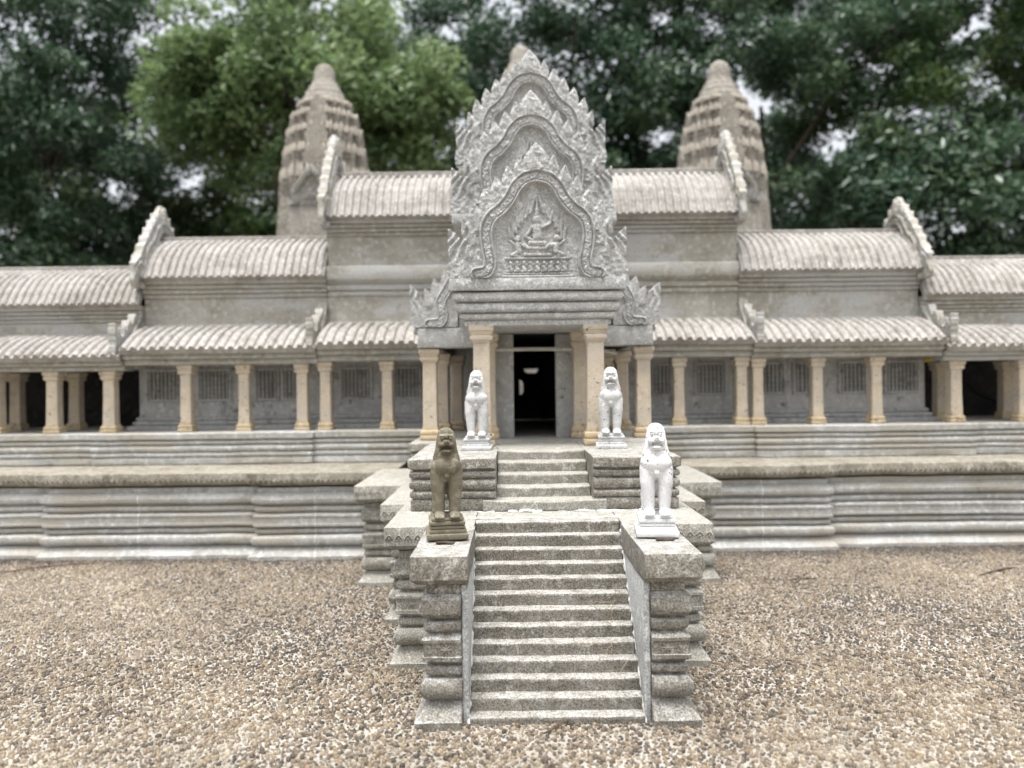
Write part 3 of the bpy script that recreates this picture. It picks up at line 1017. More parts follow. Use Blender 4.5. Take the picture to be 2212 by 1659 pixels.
def tile_roof(x0, x1, pts, n_rib, amp, rows, axis='x', thick=0.02):
    """Rows of round cover tiles over a curved slope; pts is the slope as (across, z). Returns verts, polys."""
    P = np.array(pts)
    seg = np.concatenate([[0], np.cumsum(np.hypot(*np.diff(P, axis=0).T))])
    L = seg[-1]
    nv = rows * 4
    v = np.concatenate([(np.arange(rows)[:, None] + np.array([0, 0.04, 0.5, 0.96])[None]).ravel() / rows, [1.0]])
    cy, cz = np.interp(v * L, seg, P[:, 0]), np.interp(v * L, seg, P[:, 1])
    ty, tz = np.gradient(cy), np.gradient(cz)
    ln = np.hypot(ty, tz) + 1e-9
    nyv, nzv = -tz / ln, ty / ln
    if nzv.mean() < 0:
        nyv, nzv = -nyv, -nzv
    uu = np.concatenate([np.arange(n_rib)[:, None] + np.array([0, 0.19, 0.21, 0.27, 0.36, 0.5, 0.64, 0.73, 0.79, 0.81])[None]], 0).ravel()
    uu = np.append(uu, n_rib)
    w = (uu % 1.0 - 0.5) / 0.3
    jit = 1 + 0.12 * np.sin(np.floor(uu) * 12.9898)
    cap = amp * np.sqrt(np.clip(1 - w * w, 0, 1)) * jit
    st = (v * rows) % 1.0
    st[-1] = 0.99
    stepd = amp * 0.14 * (1 - st)
    hgt = cap[:, None] + stepd[None, :] * (0.4 + 0.6 * (cap[:, None] > 0))
    X = x0 + (x1 - x0) * uu / n_rib
    nu, nvv = len(uu), len(v)
    YY = cy[None] + nyv[None] * hgt
    ZZ = cz[None] + nzv[None] * hgt
    XX = np.repeat(X[:, None], nvv, 1)
    top = np.stack([XX, YY, ZZ], -1).reshape(-1, 3)
    bot = np.stack([XX, cy[None] - nyv[None] * thick + 0 * XX, cz[None] - nzv[None] * thick + 0 * XX], -1).reshape(-1, 3)
    I = np.arange(nu * nvv).reshape(nu, nvv)
    Q = np.stack([I[:-1, :-1], I[1:, :-1], I[1:, 1:], I[:-1, 1:]], -1).reshape(-1, 4)
    n = nu * nvv
    rim = []
    for e in (I[:, 0], I[::-1, -1], I[0, ::-1], I[-1, :]):
        rim.append(np.stack([e[1:], e[:-1], e[:-1] + n, e[1:] + n], 1))
    V = np.concatenate([top, bot])
    if axis == 'y':
        V = V[:, [1, 0, 2]]
    return V, [Q, Q[:, ::-1] + n] + rim


def cornice(z0, z1, o=0.0):
    """Bands stepping out upwards, bottom to top."""
    h = z1 - z0
    return ([(o, z0)] + torus(z0 + h * 0.04, z0 + h * 0.22, o + 0.004, 0.006, 5) + torus(z0 + h * 0.26, z0 + h * 0.46, o + 0.010, 0.007, 5)
            + torus(z0 + h * 0.5, z0 + h * 0.7, o + 0.017, 0.008, 5) + slab(z0 + h * 0.74, z1, o + 0.032, 0.004))


# ------------------------------------------------------------------ entrance porch
def build_porch():
    t = thing('entrance_porch', 'tall grey stone entrance porch with three flame edged pediments over a black doorway', 'temple porch', (AX, 2.2, ZP))
    # columns: four in a square porch, two outer pairs carrying the half pediments
    hcol = 0.706 - ZP
    c1 = make_column(t, (AX - 0.1455, 1.995, ZP), hcol, 0.046)
    c1['label'] = 'front column with peeling tan paint'
    copy_part(c1, t, (AX + 0.1475, 1.995, ZP))
    inner = make_column(t, (AX - 0.135, 2.262, ZP), 0.702 - ZP, 0.042)
    copy_part(inner, t, (AX + 0.132, 2.262, ZP))
    oc = make_column(t, (AX - 0.306, 2.243, ZP), 0.657 - ZP, 0.042)
    for dx, dy in ((0.313, 2.243), (-0.302, 2.60), (0.302, 2.60), (-0.262, 2.72), (0.27, 2.72), (0.222, 2.40)):
        copy_part(oc, t, (AX + dx, dy, ZP))
    # cornice of stacked roll mouldings and the slab that carries the pediment
    hw = 0.187
    pr = slab(0.702, 0.716, 0.0) + torus(0.7185, 0.733, 0.004, 0.009) + torus(0.736, 0.759, 0.009, 0.013) + torus(0.762, 0.786, 0.016, 0.013)
    mb = MB().add(*block(AX - hw, AX + hw, 1.962, 2.30, pr, m=(1, 1, 1, 0), step=0.012))
    cor = mb.build('cornice', M_PORCH, t, wob=0.001, wsc=38)
    MB().add(*block(AX - hw, AX + hw, 1.965, 2.31, slab(0.7885, 0.8185, 0.036, 0.002), m=(1, 1, 1, 0), step=0.015)).build('lintel_slab', M_PORCH, cor, wob=0.001, wsc=38)
    # pediments: the same carving at three heights, each over its own block
    for (d, z, k) in ((1.955, 0.8188, 0), (2.165, 1.0305, 1), (2.33, 1.214, 2)):
        o = bpy.data.objects.new('pediment', PED_MESH)
        link(o, t, (AX - (0.0, 0.006, 0.003)[k], d, z))
        o['label'] = ('front pediment carved with a seated figure under a waved arch', 'middle pediment half hidden by the flames before it', 'rear pediment, highest of the three')[k]
    # the stacked bodies behind the pediments
    MB().add(*block(AX - 0.2, AX + 0.2, 2.17, 2.9, slab(0.80, 1.0, 0) + slab(1.0015, 1.0295, 0.03), m=(1, 1, 1, 0), step=0.05)).build('vestibule_wall', M_PORCH, t, wob=0.001)
    MB().add(*block(AX - 0.195, AX + 0.195, 2.335, 2.98, slab(1.03, 1.185, 0) + slab(1.187, 1.213, 0.025), m=(1, 1, 1, 0), step=0.05)).build('upper_vestibule_wall', M_PORCH, t, wob=0.001)
    for (d0, d1, z0, hw_, rise) in ((1.985, 2.165, 0.8215, 0.2, 0.2), (2.19, 2.33, 1.0325, 0.2, 0.2), (2.355, 3.0, 1.2155, 0.2, 0.19)):
        left = arc_profile(AX - hw_, z0, AX, z0 + rise, 12, 0.3)
        right = [(2 * AX - a, b) for a, b in left[::-1]]
        MB().add(*tile_roof(d0, d1, left + right[1:], max(4, int((d1 - d0) / 0.028)), 0.007, 10, axis='y')).build('vault_roof', M_ROOF, t)
    # half pediments, their lintels and the aisle roofs
    for s, key in ((-1, 'l'), (1, 'r')):
        o = bpy.data.objects.new('half_pediment', HALF_MESH[key])
        link(o, t, (AX + s * 0.219 + (0.0 if s < 0 else 0.003), 2.225, 0.718))
        xa, xb = sorted((AX + s * 0.338, AX + s * 0.176))
        MB().add(*box(xa, xb, 2.2, 2.275, 0.6595, 0.7165, step=0.02, r=0.003)).build('lintel', M_PORCH, t, wob=0.001)
        xa, xb = sorted((AX + s * 0.325, AX + s * 0.29))
        MB().add(*box(xa, xb, 2.277, 2.78, 0.661, 0.70)).build('aisle_beam', M_PORCH, t, wob=0.001)
        MB().add(*tile_roof(2.26, 2.9, [(AX + s * 0.355 - s * 0.14 * q / 6 + s * 0.03 * math.sin(q / 6 * 3.14), 0.705 + 0.15 * q / 6) for q in range(7)], 22, 0.006, 6, axis='y')).build('aisle_roof', M_ROOF, t)
    # doorway
    dl, dr = 0.0055, 0.1315
    for a, b in ((-0.052, dl), (dr, 0.196)):
        MB().add(*box(a, b, 2.30, 2.355, ZP - 0.002, 0.7015, step=0.02, r=0.003)).build('door_jamb', M_BACK, t, wob=0.001)
    MB().add(*tube([(-0.1, 2.255, 0.6515), (-0.04, 2.262, 0.654), (0.07, 2.262, 0.6545), (0.2, 2.262, 0.653), (0.27, 2.255, 0.6475), (0.31, 2.25, 0.638)], 0.0058, 8)).build('tie_rod', M_PVC, t)
    # the dark passage behind the door and the far wall with two openings to the light
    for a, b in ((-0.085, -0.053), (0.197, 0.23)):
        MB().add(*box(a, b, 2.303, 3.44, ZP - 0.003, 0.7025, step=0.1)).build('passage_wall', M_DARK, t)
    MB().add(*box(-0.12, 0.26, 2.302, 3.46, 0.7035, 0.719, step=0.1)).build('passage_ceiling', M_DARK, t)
    yb = 3.45
    z = lambda y: U(1140, y, yb)[2]
    xk = lambda x: U(x, 800, yb)[0]
    mb = MB()
    mb.add(*box(-0.0515, xk(1122), yb, yb + 0.015, ZP, 0.702))
    mb.add(*box(xk(1131), xk(1130) + 0.001, yb, yb + 0.015, ZP, 0.702))
    for (a, b, z0, z1) in ((xk(1122), xk(1131), ZP, z(852)), (xk(1122), xk(1131), z(821), 0.702), (xk(1132), xk(1162), ZP, z(806)), (xk(1132), xk(1162), z(797), 0.702), (xk(1162), 0.1965, ZP, 0.702)):
        mb.add(*box(a, b, yb + 0.0006, yb + 0.0156, z0, z1))
    def prism(pts):
        V = [(a, yb + d, b) for d in (0.0003, 0.0153) for a, b in pts]
        n_ = len(pts)
        mb.add(V, [[tuple(range(n_)), tuple(range(2 * n_ - 1, n_ - 1, -1))], [(k, (k + 1) % n_, (k + 1) % n_ + n_, k + n_) for k in range(n_)]])
    prism([(xk(1130), z(799)), (xk(1130), z(810)), (xk(1144), z(810))])
    prism([(xk(1164), z(799)), (xk(1164), z(810)), (xk(1151), z(810))])
    prism([(xk(1133), z(819)), (xk(1133), z(836)), (xk(1124), z(819))])
    prism([(xk(1133), z(854)), (xk(1133), z(840)), (xk(1125), z(854))])
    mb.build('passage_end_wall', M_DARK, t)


build_porch()


# ------------------------------------------------------------------ galleries
def build_section(label, x0, x1, ridge, eave, corn, lroof, leave, band, side, cols, back_cols=(), wins=(), wall_to=None, mid=None, gable=None, half=None, inner=False, ribs=0.0285, lribs=0.034):
    """One stretch of gallery. x0 < x1; z levels of ridge, eave, cornice foot, lower roof top, lower eave and lintel foot."""
    t = thing('gallery', label, 'temple gallery', ((x0 + x1) / 2, 2.83, ZP), 'roofed gallery stretches on both sides of the porch')
    yf, yr, yb = 2.955, 3.1, 3.25
    # upper wall and cornice
    pr = [(0, lroof - 0.05)]
    if mid:
        pr += [(0, mid[0])] + torus(mid[0] + 0.002, mid[0] + 0.02, 0.003, 0.006, 5) + torus(mid[0] + 0.023, mid[0] + 0.045, 0.008, 0.007, 5) + slab(mid[0] + 0.06, mid[1], 0.028, 0.006) + [(0, mid[1] + 0.004)]
    pr += [(0, corn)]
    MB().add(*block(x0, x1, yf, yb, pr, m=(0, 0, 1, 1), step=0.04)).build('upper_wall', M_GAL, t, wob=0.0012, wsc=20)
    MB().add(*block(x0 - 0.0005, x1 + 0.0005, yf, yb, cornice(corn + 0.0005, eave - 0.012), m=(0, 0, 1, 1), step=0.03)).build('cornice', M_GAL, t, wob=0.0012, wsc=22)
    left = arc_profile(2.905, eave - 0.008, yr, ridge - 0.012, 14, 0.24)
    right = [(2 * yr - a, b) for a, b in left[::-1]]
    ur = MB().add(*tile_roof(x0, x1, left + right[1:], int((x1 - x0) / ribs), 0.0105, 10)).build('upper_roof', M_ROOF, t, wob=0.0012, wsc=14)
    MB().add(*block(x0, x1, yr - 0.012, yr + 0.012, slab(ridge - 0.014, ridge - 0.004, 0.004) + slab(ridge - 0.003, ridge + 0.008, 0.0), m=(0, 0, 1, 1), step=0.04)).build('ridge_cap', M_ROOF, ur, wob=0.0012, wsc=18)
    # lower roof over the colonnade
    lx0, lx1 = x0, x1
    if inner:
        lx0, lx1 = (x0, AX - 0.3) if side < 0 else (AX + 0.3, x1)
    low = arc_profile(2.752, leave + 0.012, 2.958, lroof, 8, 0.14)
    lr = MB().add(*tile_roof(lx0, lx1, low, int((lx1 - lx0) / lribs), 0.012, 6)).build('lower_roof', M_ROOF, t, wob=0.0012, wsc=14)
    MB().add(*block(lx0, lx1, 2.945, 2.96, slab(lroof - 0.01, lroof + 0.012, 0.004), m=(0, 0, 1, 0), step=0.04)).build('flashing_course', M_GAL, lr, wob=0.001)
    MB().add(*block(lx0, lx1, 2.792, 2.872, slab(band + 0.0005, band + (leave - band) * 0.45, 0.0) + slab(band + (leave - band) * 0.5, leave - 0.001, 0.016), m=(0, 0, 1, 0), step=0.03)).build('lintel', M_GAL, t, wob=0.0012, wsc=22)
    # columns
    h = band - ZP
    proto = None
    for i, px in enumerate(cols):
        w = (UX(px, 2.832, 850), 2.832, ZP - 0.0015)
        proto = make_column(t, w, h + 0.0015, 0.040 if h > 0.23 else 0.043) if proto is None else copy_part(proto, t, w)
    for px in back_cols:
        copy_part(proto, t, (UX(px, 3.06, 850), 3.06, ZP - 0.0015))
    # back wall with barred windows
    if wall_to is not None:
        wx0, wx1 = wall_to
        MB().add(*block(wx0, wx1, 3.03, 3.08, [(0.035, ZP - 0.002), (0.035, ZP + 0.012)] + torus(ZP + 0.014, ZP + 0.03, 0.012, 0.009, 5) + torus(ZP + 0.032, ZP + 0.046, 0.004, 0.007, 5) + [(0, ZP + 0.05), (0, lroof - 0.04)],
                        m=(1, 1, 1, 0), step=0.04)).build('back_wall', M_BACK, t, wob=0.0012, wsc=20)
        for (a, b) in wins:
            xa, xb = UX(a, 3.03, 830), UX(b, 3.03, 830)
            z0, z1 = ZP + 0.115, ZP + 0.225
            f = MB()
            f.add(*box(xa - 0.01, xa, 3.018, 3.0285, z0 - 0.0095, z1 + 0.0095))
            f.add(*box(xb, xb + 0.01, 3.018, 3.0285, z0 - 0.0095, z1 + 0.0095))
            f.add(*box(xa + 0.0005, xb - 0.0005, 3.0185, 3.0285, z0 - 0.009, z0))
            f.add(*box(xa + 0.0005, xb - 0.0005, 3.0185, 3.0285, z1, z1 + 0.009))
            w = f.build('window', M_BACK, t)
            MB().add(*box(xa + 0.0005, xb - 0.0005, 3.0268, 3.0282, z0 + 0.0005, z1 - 0.0005)).build('painted_recess', M_SHADE, w)  # flat panel whose darker grey paints the shade of a window opening
            bars = MB()
            n = max(3, int((xb - xa) / 0.0145))
            for k in range(n):
                bx = xa + (xb - xa) * (k + 0.5) / n
                zz = [z0 + (z1 - z0) * q / 12 for q in range(13)]
                bars.add(*tube([(bx, 3.0215, q) for q in zz], [0.0024 + 0.0016 * (q % 2) for q in range(13)], 6))
            bars.build('balusters', M_BACK, w)
    else:
        # an open double colonnade: a dim rear wall and its ceiling
        MB().add(*box(x0, x1, 3.3, 3.33, ZP - 0.002, lroof, step=0.2)).build('rear_wall', M_DARK, t)  # coloured near black for the deep shade of the open colonnade
    MB().add(*box(lx0, lx1, 2.874, 3.26 if wall_to is None else 3.028, band + 0.012, band + 0.026, step=0.2)).build('ceiling', M_BACK, t)
    # gables at the outer ends
    if gable is not None:
        g = bpy.data.objects.new('gable', GABLE_MESH)
        link(g, t, (gable, yr, eave - 0.045))
        g.rotation_euler = (0, 0, math.pi / 2 * (1 if side > 0 else -1))
        k = gable_scale = (gable_tip[label] + 0.016 - (eave - 0.045)) / (905 * PED_S)
        g.scale = (1.12, 1, k)
    if half is not None:
        g = bpy.data.objects.new('half_gable', HALF_GABLE)
        link(g, t, (half, 2.958, leave - 0.008))
        g.rotation_euler = (0, 0, math.pi / 2)
        g.scale = (1.52, 1, 0.98)
    return t


gable_tip = {}
LA, LB, LC = 'tall gallery stretch beside the porch, on its left', 'middle gallery stretch left of the porch, with a pointed end gable', 'lowest gallery stretch at the left edge, open between two column rows'
RA, RB, RC = 'tall gallery stretch beside the porch, on its right', 'middle gallery stretch right of the porch, with a pointed end gable', 'lowest gallery stretch at the right edge, with a black cable inside'
gable_tip.update({LA: 1.556, RA: 1.556, LB: 1.277, RB: 1.277})
XA0, XA1, XB0, XB1 = -0.704, 0.872, -1.409, 1.566
A = dict(ridge=1.4026, eave=1.20, corn=1.124, lroof=0.786, leave=0.69, band=0.6425, mid=(0.895, 1.01))
B = dict(ridge=1.1506, eave=0.978, corn=0.8935, lroof=0.781, leave=0.679, band=0.6365)
Cc = dict(ridge=1.0377, eave=0.880, corn=0.805, lroof=0.752, leave=0.655, band=0.618)
build_section(LA, XA0, AX - 0.001, side=-1, cols=(705, 838), wins=((740, 800), (855, 905)), wall_to=(XA0, AX - 0.16), gable=XA0, half=XA0 - 0.02, inner=True, **A)
build_section(RA, AX + 0.001, XA1, side=1, cols=(1465, 1600), wins=((1412, 1446), (1504, 1564)), wall_to=(AX + 0.16, XA1), gable=XA1, half=XA1 + 0.02, inner=True, **A)
build_section(LB, XB0, XA0 - 0.001, side=-1, cols=(405, 530, 655), wins=((322, 390), (432, 496), (556, 600), (614, 640)), wall_to=(XB0 - 0.06, XA0 - 0.001), gable=XB0, half=XB0 - 0.02, **B)
build_section(RB, XA1 + 0.001, XB1, side=1, cols=(1635, 1763, 1890), wins=((1647, 1690), (1717, 1745), (1815, 1867), (1914, 1980)), wall_to=(XA1 + 0.001, XB1 + 0.06), gable=XB1, half=XB1 + 0.02, **B)
build_section(LC, -3.0, XB0 - 0.001, side=-1, cols=(240, 118, -6, -130), back_cols=(165, 38, -90), **Cc)
RCO = build_section(RC, XB1 + 0.001, 3.0, side=1, cols=(2060, 2207, 2350), back_cols=(2030, 2172, 2320), **Cc)


# ------------------------------------------------------------------ towers
def plan(hw, ribs=False):
    q = [(1, 0.38), (0.88, 0.38), (0.88, 0.64), (0.64, 0.64), (0.64, 0.88), (0.38, 0.88), (0.38, 1)]
    pts = []
    for r in range(4):
        c, s = (1, 0, -1, 0)[r], (0, 1, 0, -1)[r]
        pts += [((a * c - b * s) * hw, (a * s + b * c) * hw) for a, b in q]
    if not ribs:
        return pts
    out = []
    for i in range(len(pts)):
        p, q = np.array(pts[i]), np.array(pts[(i + 1) % len(pts)])
        m = 2 * max(1, int(np.hypot(*(q - p)) / (hw * 0.125)))
        out += [tuple((p + (q - p) * k / m) * (0.945 if k % 2 else 1.0)) for k in range(m)]
    return out


def tower(cx, cy, tip, s, label, n_rot=0.0):
    t = thing('temple_tower', label, 'tower', (cx, cy, 0), 'lotus bud towers behind the galleries')
    z = lambda p: tip - p * s                 # p: pixels below the tip, s: metres per pixel

    def part(name, prof, mat, parent=t, rnd=False):
        rs = []
        for hw, zz in prof:
            if rnd:
                rs.append([(cx + hw * math.cos(k * math.pi / 10), cy + hw * math.sin(k * math.pi / 10), zz) for k in range(20)])
            else:
                rs.append([(cx + a, cy + b, zz) for a, b in plan(hw, name == 'tier')])
        return MB().add(*loft(rs)).build(name, mat, parent, wob=0.003, wsc=15)
    part('finial', [(29 * s, z(48)), (27 * s, z(40)), (24 * s, z(38)), (23 * s, z(30)), (22 * s, z(16)), (18 * s, z(7)), (10 * s, z(1)), (2 * s, z(0))], M_TOWER, rnd=True)
    part('lotus_crown', [(50 * s, z(88)), (48 * s, z(78)), (43 * s, z(74)), (41 * s, z(64)), (36 * s, z(60)), (34 * s, z(52)), (29 * s, z(47.5))], M_TOWER, rnd=True)
    tiers = [(88, 114, 55), (114, 148, 68), (148, 190, 77), (190, 238, 84), (238, 300, 91)]
    for k, (a, b, hw) in enumerate(tiers):
        h = b - a
        w = hw * s
        tp = part('tier', [(w * 0.99, z(b)), (w * 0.98, z(a + h * 0.62)), (w * 0.995, z(a + h * 0.58)), (w * 1.0, z(a + h * 0.5)), (w * 1.0, z(a + h * 0.34)), (w * 0.965, z(a + h * 0.32)), (w * 0.92, z(a))], M_TOWER)
        mb = MB()
        P = plan(w * 0.965)
        for i in range(len(P)):
            p, q = np.array(P[i]), np.array(P[(i + 1) % len(P)])
            L = np.hypot(*(q - p))
            m = max(1, int(L / (10 * s)))
            for j in range(m):
                c = p + (q - p) * (j + 0.5) / m
                d = 4.0 * s
                zz0, zz1 = z(a + h * 0.34), z(a - h * (0.02 + 0.2 * random.random()))
                X, Y = cx + c[0], cy + c[1]
                V = [(X - d, Y - d, zz0), (X + d, Y - d, zz0), (X + d, Y + d, zz0), (X - d, Y + d, zz0), (X - d, Y - d, (zz0 + zz1) / 2), (X + d, Y - d, (zz0 + zz1) / 2),
                     (X + d, Y + d, (zz0 + zz1) / 2), (X - d, Y + d, (zz0 + zz1) / 2), (X, Y, zz1)]
                mb.add(V, [[(3, 2, 1, 0), (0, 1, 5, 4), (1, 2, 6, 5), (2, 3, 7, 6), (3, 0, 4, 7)], [(4, 5, 8), (5, 6, 8), (6, 7, 8), (7, 4, 8)]])
        mb.build('antefix_row', M_ANTE, tp)
        for r_ in range(4):          # one tall leaf-shaped antefix on each face
            c_, s_ = (1, 0, -1, 0)[r_], (0, 1, 0, -1)[r_]
            e, hw2, top = 3 * s, w * 0.3, z(a - h * 0.18)
            out_ = [(-hw2, z(b)), (hw2, z(b)), (hw2 * 1.05, z(a + h * 0.55)), (hw2 * 0.6, z(a + h * 0.2)), (0, top), (-hw2 * 0.6, z(a + h * 0.2)), (-hw2 * 1.05, z(a + h * 0.55))]
            V = []
            for dd in (w * 1.0 + e, w * 0.93):
                V += [(cx + dd * c_ - u_ * s_, cy + dd * s_ + u_ * c_, zz) for u_, zz in out_]
            n_ = len(out_)
            MB().add(V, [[tuple(range(n_)), tuple(range(2 * n_ - 1, n_ - 1, -1))], [(q_, q_ + n_, (q_ + 1) % n_ + n_, (q_ + 1) % n_) for q_ in range(n_)]]).build('antefix', M_TOWER, tp, wob=0.002, wsc=25)
    part('body', [(118 * s, -0.01), (112 * s, z(520)), (103 * s, z(430)), (96 * s, z(360)), (93 * s, z(310)), (90 * s, z(299))], M_TOWER)
    # the tower's own porch facing the front
    po = MB().add(*box(cx - 46 * s, cx + 46 * s, cy - 122 * s, cy - 80 * s, z(560), z(318))).build('tower_porch', M_TOWER, t)
    g = bpy.data.objects.new('pediment', GABLE_MESH)
    link(g, t, (cx, cy - 122 * s, z(330)))
    k = 100 * s / (1174 * PED_S)
    g.scale = (k, 1, k * 1.1)


tower(*U(701, 141, 4.3)[:2], U(701, 141, 4.3)[2], 4.3 / F, 'weathered lotus bud tower rising behind the left gallery roofs')
tower(*U(1553, 134, 4.3)[:2], U(1553, 134, 4.3)[2], 4.3 / F, 'weathered lotus bud tower rising behind the right gallery roofs')
tower(*U(1125, 101, 5.1)[:2], U(1125, 101, 5.1)[2], 5.1 / F, 'blurred tower tip showing just behind the peak of the top pediment')


# ------------------------------------------------------------------ guardian lions
def ellipsoid(c, r, nu=20, nv=12, rx=0.0):
    V, k = [], nu
    cr, sr = math.cos(rx), math.sin(rx)
    for j in range(1, nv):
        th = math.pi * j / nv
        for i in range(nu):
            ph = 2 * math.pi * i / nu
            x, y, z = r[0] * math.sin(th) * math.cos(ph), r[1] * math.sin(th) * math.sin(ph), -r[2] * math.cos(th)
            V.append((c[0] + x, c[1] + y * cr - z * sr, c[2] + y * sr + z * cr))
    y, z = 0, -r[2]
    V.append((c[0], c[1] + r[2] * sr, c[2] - r[2] * cr))
    V.append((c[0], c[1] - r[2] * sr, c[2] + r[2] * cr))
    n = len(V)
    i = np.arange(nu)
    j = (i + 1) % nu
    Q = np.concatenate([np.stack([i + q * nu, j + q * nu, j + (q + 1) * nu, i + (q + 1) * nu], 1) for q in range(nv - 2)])
    b = (nv - 2) * nu
    return V, [Q, np.stack([j, i, np.full(nu, n - 2)], 1), np.stack([i + b, j + b, np.full(nu, n - 1)], 1)]


def limb(mb, pts, rad):
    for p, r in zip(pts, rad):
        mb.add(*ellipsoid(p, (r, r, r), 16, 10))
    mb.add(*tube(pts, list(rad), 16))


def lion_mesh():
    L = 0.163
    mb = MB()
    E = lambda c, r, rx=0.0: mb.add(*ellipsoid(c, r, rx=rx))
    E((0, -0.03, 0.565), (0.172, 0.142, 0.135)); E((0, -0.02, 0.485), (0.145, 0.12, 0.105)); E((0, 0.0, 0.66), (0.148, 0.125, 0.12))
    E((0, 0.015, 0.76), (0.128, 0.11, 0.14)); E((0, 0.01, 0.86), (0.108, 0.105, 0.13)); E((0, 0.01, 0.945), (0.088, 0.085, 0.055))
    # smooth mane falling straight to the shoulders
    for s in (-1, 1):
        limb(mb, [(s * 0.07, -0.015, 0.935), (s * 0.086, -0.045, 0.85), (s * 0.094, -0.05, 0.76), (s * 0.105, -0.04, 0.66)], [0.03, 0.033, 0.038, 0.046])
        E((s * 0.046, -0.105, 0.885), (0.028, 0.026, 0.02)); E((s * 0.05, -0.108, 0.915), (0.042, 0.026, 0.014), 0.2)
        E((s * 0.062, -0.095, 0.81), (0.035, 0.045, 0.04))
        E((s * 0.04, -0.148, 0.815), (0.03, 0.03, 0.022))
        # forelegs and paws
        limb(mb, [(s * 0.09, -0.03, 0.50), (s * 0.096, -0.05, 0.36), (s * 0.089, -0.055, 0.22), (s * 0.082, -0.06, 0.06)], [0.092, 0.082, 0.07, 0.058])
        E((s * 0.083, -0.10, 0.036), (0.066, 0.078, 0.042))
        for q in range(4):
            E((s * 0.083 + (q - 1.5) * 0.028, -0.165, 0.022), (0.0155, 0.026, 0.022))
        # hind quarters, feet
        E((s * 0.085, 0.29, 0.24), (0.068, 0.11, 0.16), 0.25); E((s * 0.105, 0.22, 0.13), (0.05, 0.09, 0.05), 0.5)
        limb(mb, [(s * 0.105, 0.38, 0.16), (s * 0.105, 0.36, 0.05)], [0.05, 0.042])
        E((s * 0.105, 0.27, 0.03), (0.052, 0.13, 0.034))
    # trunk, rump, tail up the back
    limb(mb, [(0, 0.03, 0.56), (0, 0.15, 0.46), (0, 0.29, 0.33)], [0.14, 0.125, 0.12])
    limb(mb, [(0, 0.41, 0.28), (0, 0.44, 0.40), (0, 0.38, 0.52), (0, 0.32, 0.56)], [0.03, 0.028, 0.026, 0.03])
    # muzzle, nose, jaw and tongue
    E((0, -0.12, 0.835), (0.052, 0.075, 0.034)); E((0, -0.178, 0.85), (0.027, 0.022, 0.02)); E((0, -0.13, 0.745), (0.062, 0.055, 0.019)); E((0, -0.09, 0.725), (0.075, 0.06, 0.03))
    E((0, -0.13, 0.905), (0.018, 0.03, 0.03)); E((0, -0.148, 0.47), (0.03, 0.014, 0.03))
    V = np.concatenate(mb.V) * L
    V[:, 2] = np.maximum(V[:, 2], 0.0)
    V[:, 0] *= 1 - 0.08 * sst(0.66 * L, 0.76 * L, V[:, 2])
    me = np_mesh('lion_raw', V, mb.P, M_WHITE, 0)
    o = bpy.data.objects.new('lion_raw', me)
    COL.objects.link(o)
    r = o.modifiers.new('r', 'REMESH')
    r.mode = 'VOXEL'
    r.voxel_size = 0.00095
    sm = o.modifiers.new('s', 'SMOOTH')
    sm.factor = 0.5
    sm.iterations = 4
    dg = bpy.context.evaluated_depsgraph_get()
    out = bpy.data.meshes.new_from_object(o.evaluated_get(dg))
    bpy.data.objects.remove(o)
    n = len(out.vertices)
    co = np.empty(n * 3)
    out.vertices.foreach_get('co', co)
    co = co.reshape(-1, 3)
    # a seam down the chest and a collar line, cut into the surface
    co[:, 1] += np.where(co[:, 1] < 0, 0.0008 * np.exp(-(co[:, 0] / 0.0009) ** 2) * ((co[:, 2] > 0.07) & (co[:, 2] < 0.117)), 0)
    out.vertices.foreach_set('co', co.astype(np.float32).ravel())
    out.polygons.foreach_set('use_smooth', np.ones(len(out.polygons), bool))
    return out


LION = lion_mesh()


def pedestal(w, h):
    p = slab(0, h * 0.26, 0.006, 0.001) + slab(h * 0.28, h * 0.46, 0.001, 0.001) + torus(h * 0.48, h * 0.66, -0.003, 0.003, 5) + slab(h * 0.68, h * 0.84, 0.001, 0.001) + slab(h * 0.85, h, -0.003, 0.001)
    return block(-w / 2, w / 2, -w * 0.42, w * 1.0, p, step=0.01, c=0.001)


def lion(x, y, z, rz, sc, mat, label, hp=0.036, tilt=0.0, pmat=None):
    t = thing('lion_statue', label, 'lion statue', (x, y, z), 'guardian lion statues flanking the steps')
    t.rotation_euler = (tilt, 0, rz)
    me = LION.copy()
    me.materials.clear()
    me.materials.append(mat)
    b = bpy.data.objects.new('lion_body', me)
    link(b, t, (x, y, z + hp))
    b.location = (0, 0, hp - 0.0008)
    b.scale = (sc, sc, sc)
    V, P = pedestal(0.062 * sc, hp)
    pm = np_mesh('pedestal', wobble(V, 0.0006, 90), P, pmat or mat, 40)
    p = bpy.data.objects.new('pedestal', pm)
    link(p, t, (x, y, z))
    p.location = (0, 0, 0)


x, y, z = U(966, 1155, 1.375)
lion(x, 1.372, ZT + 0.0038, 0.13, 0.98, M_OLIVE, 'olive brown lion statue on the stair block, the only unpainted one')
x, y, z = U(1418, 1150, 1.375)
lion(x, 1.372, ZT + 0.0038, -0.12, 1.0, M_WHITE, 'brilliant white lion statue on the right stair block, nearest to us')
x, y, z = U(1031, 965, 1.88)
lion(x, 1.88, ZP + 0.0002, -0.03, 0.985, M_GREYW, 'dull white lion statue in front of the left porch column', hp=0.034)
x, y, z = U(1320, 965, 1.89)
lion(x, 1.885, ZP + 0.0002, -0.10, 1.0, M_GREYW, 'dull white lion statue with a grimy pedestal before the right porch column', hp=0.036)


# ------------------------------------------------------------------ small litter
def sticks(name, label, cat, runs, mat):
    mb = MB()
    for pts, r in runs:
        mb.add(*tube(pts, r, 6))
    return tag(mb.build(name, mat), label, cat)


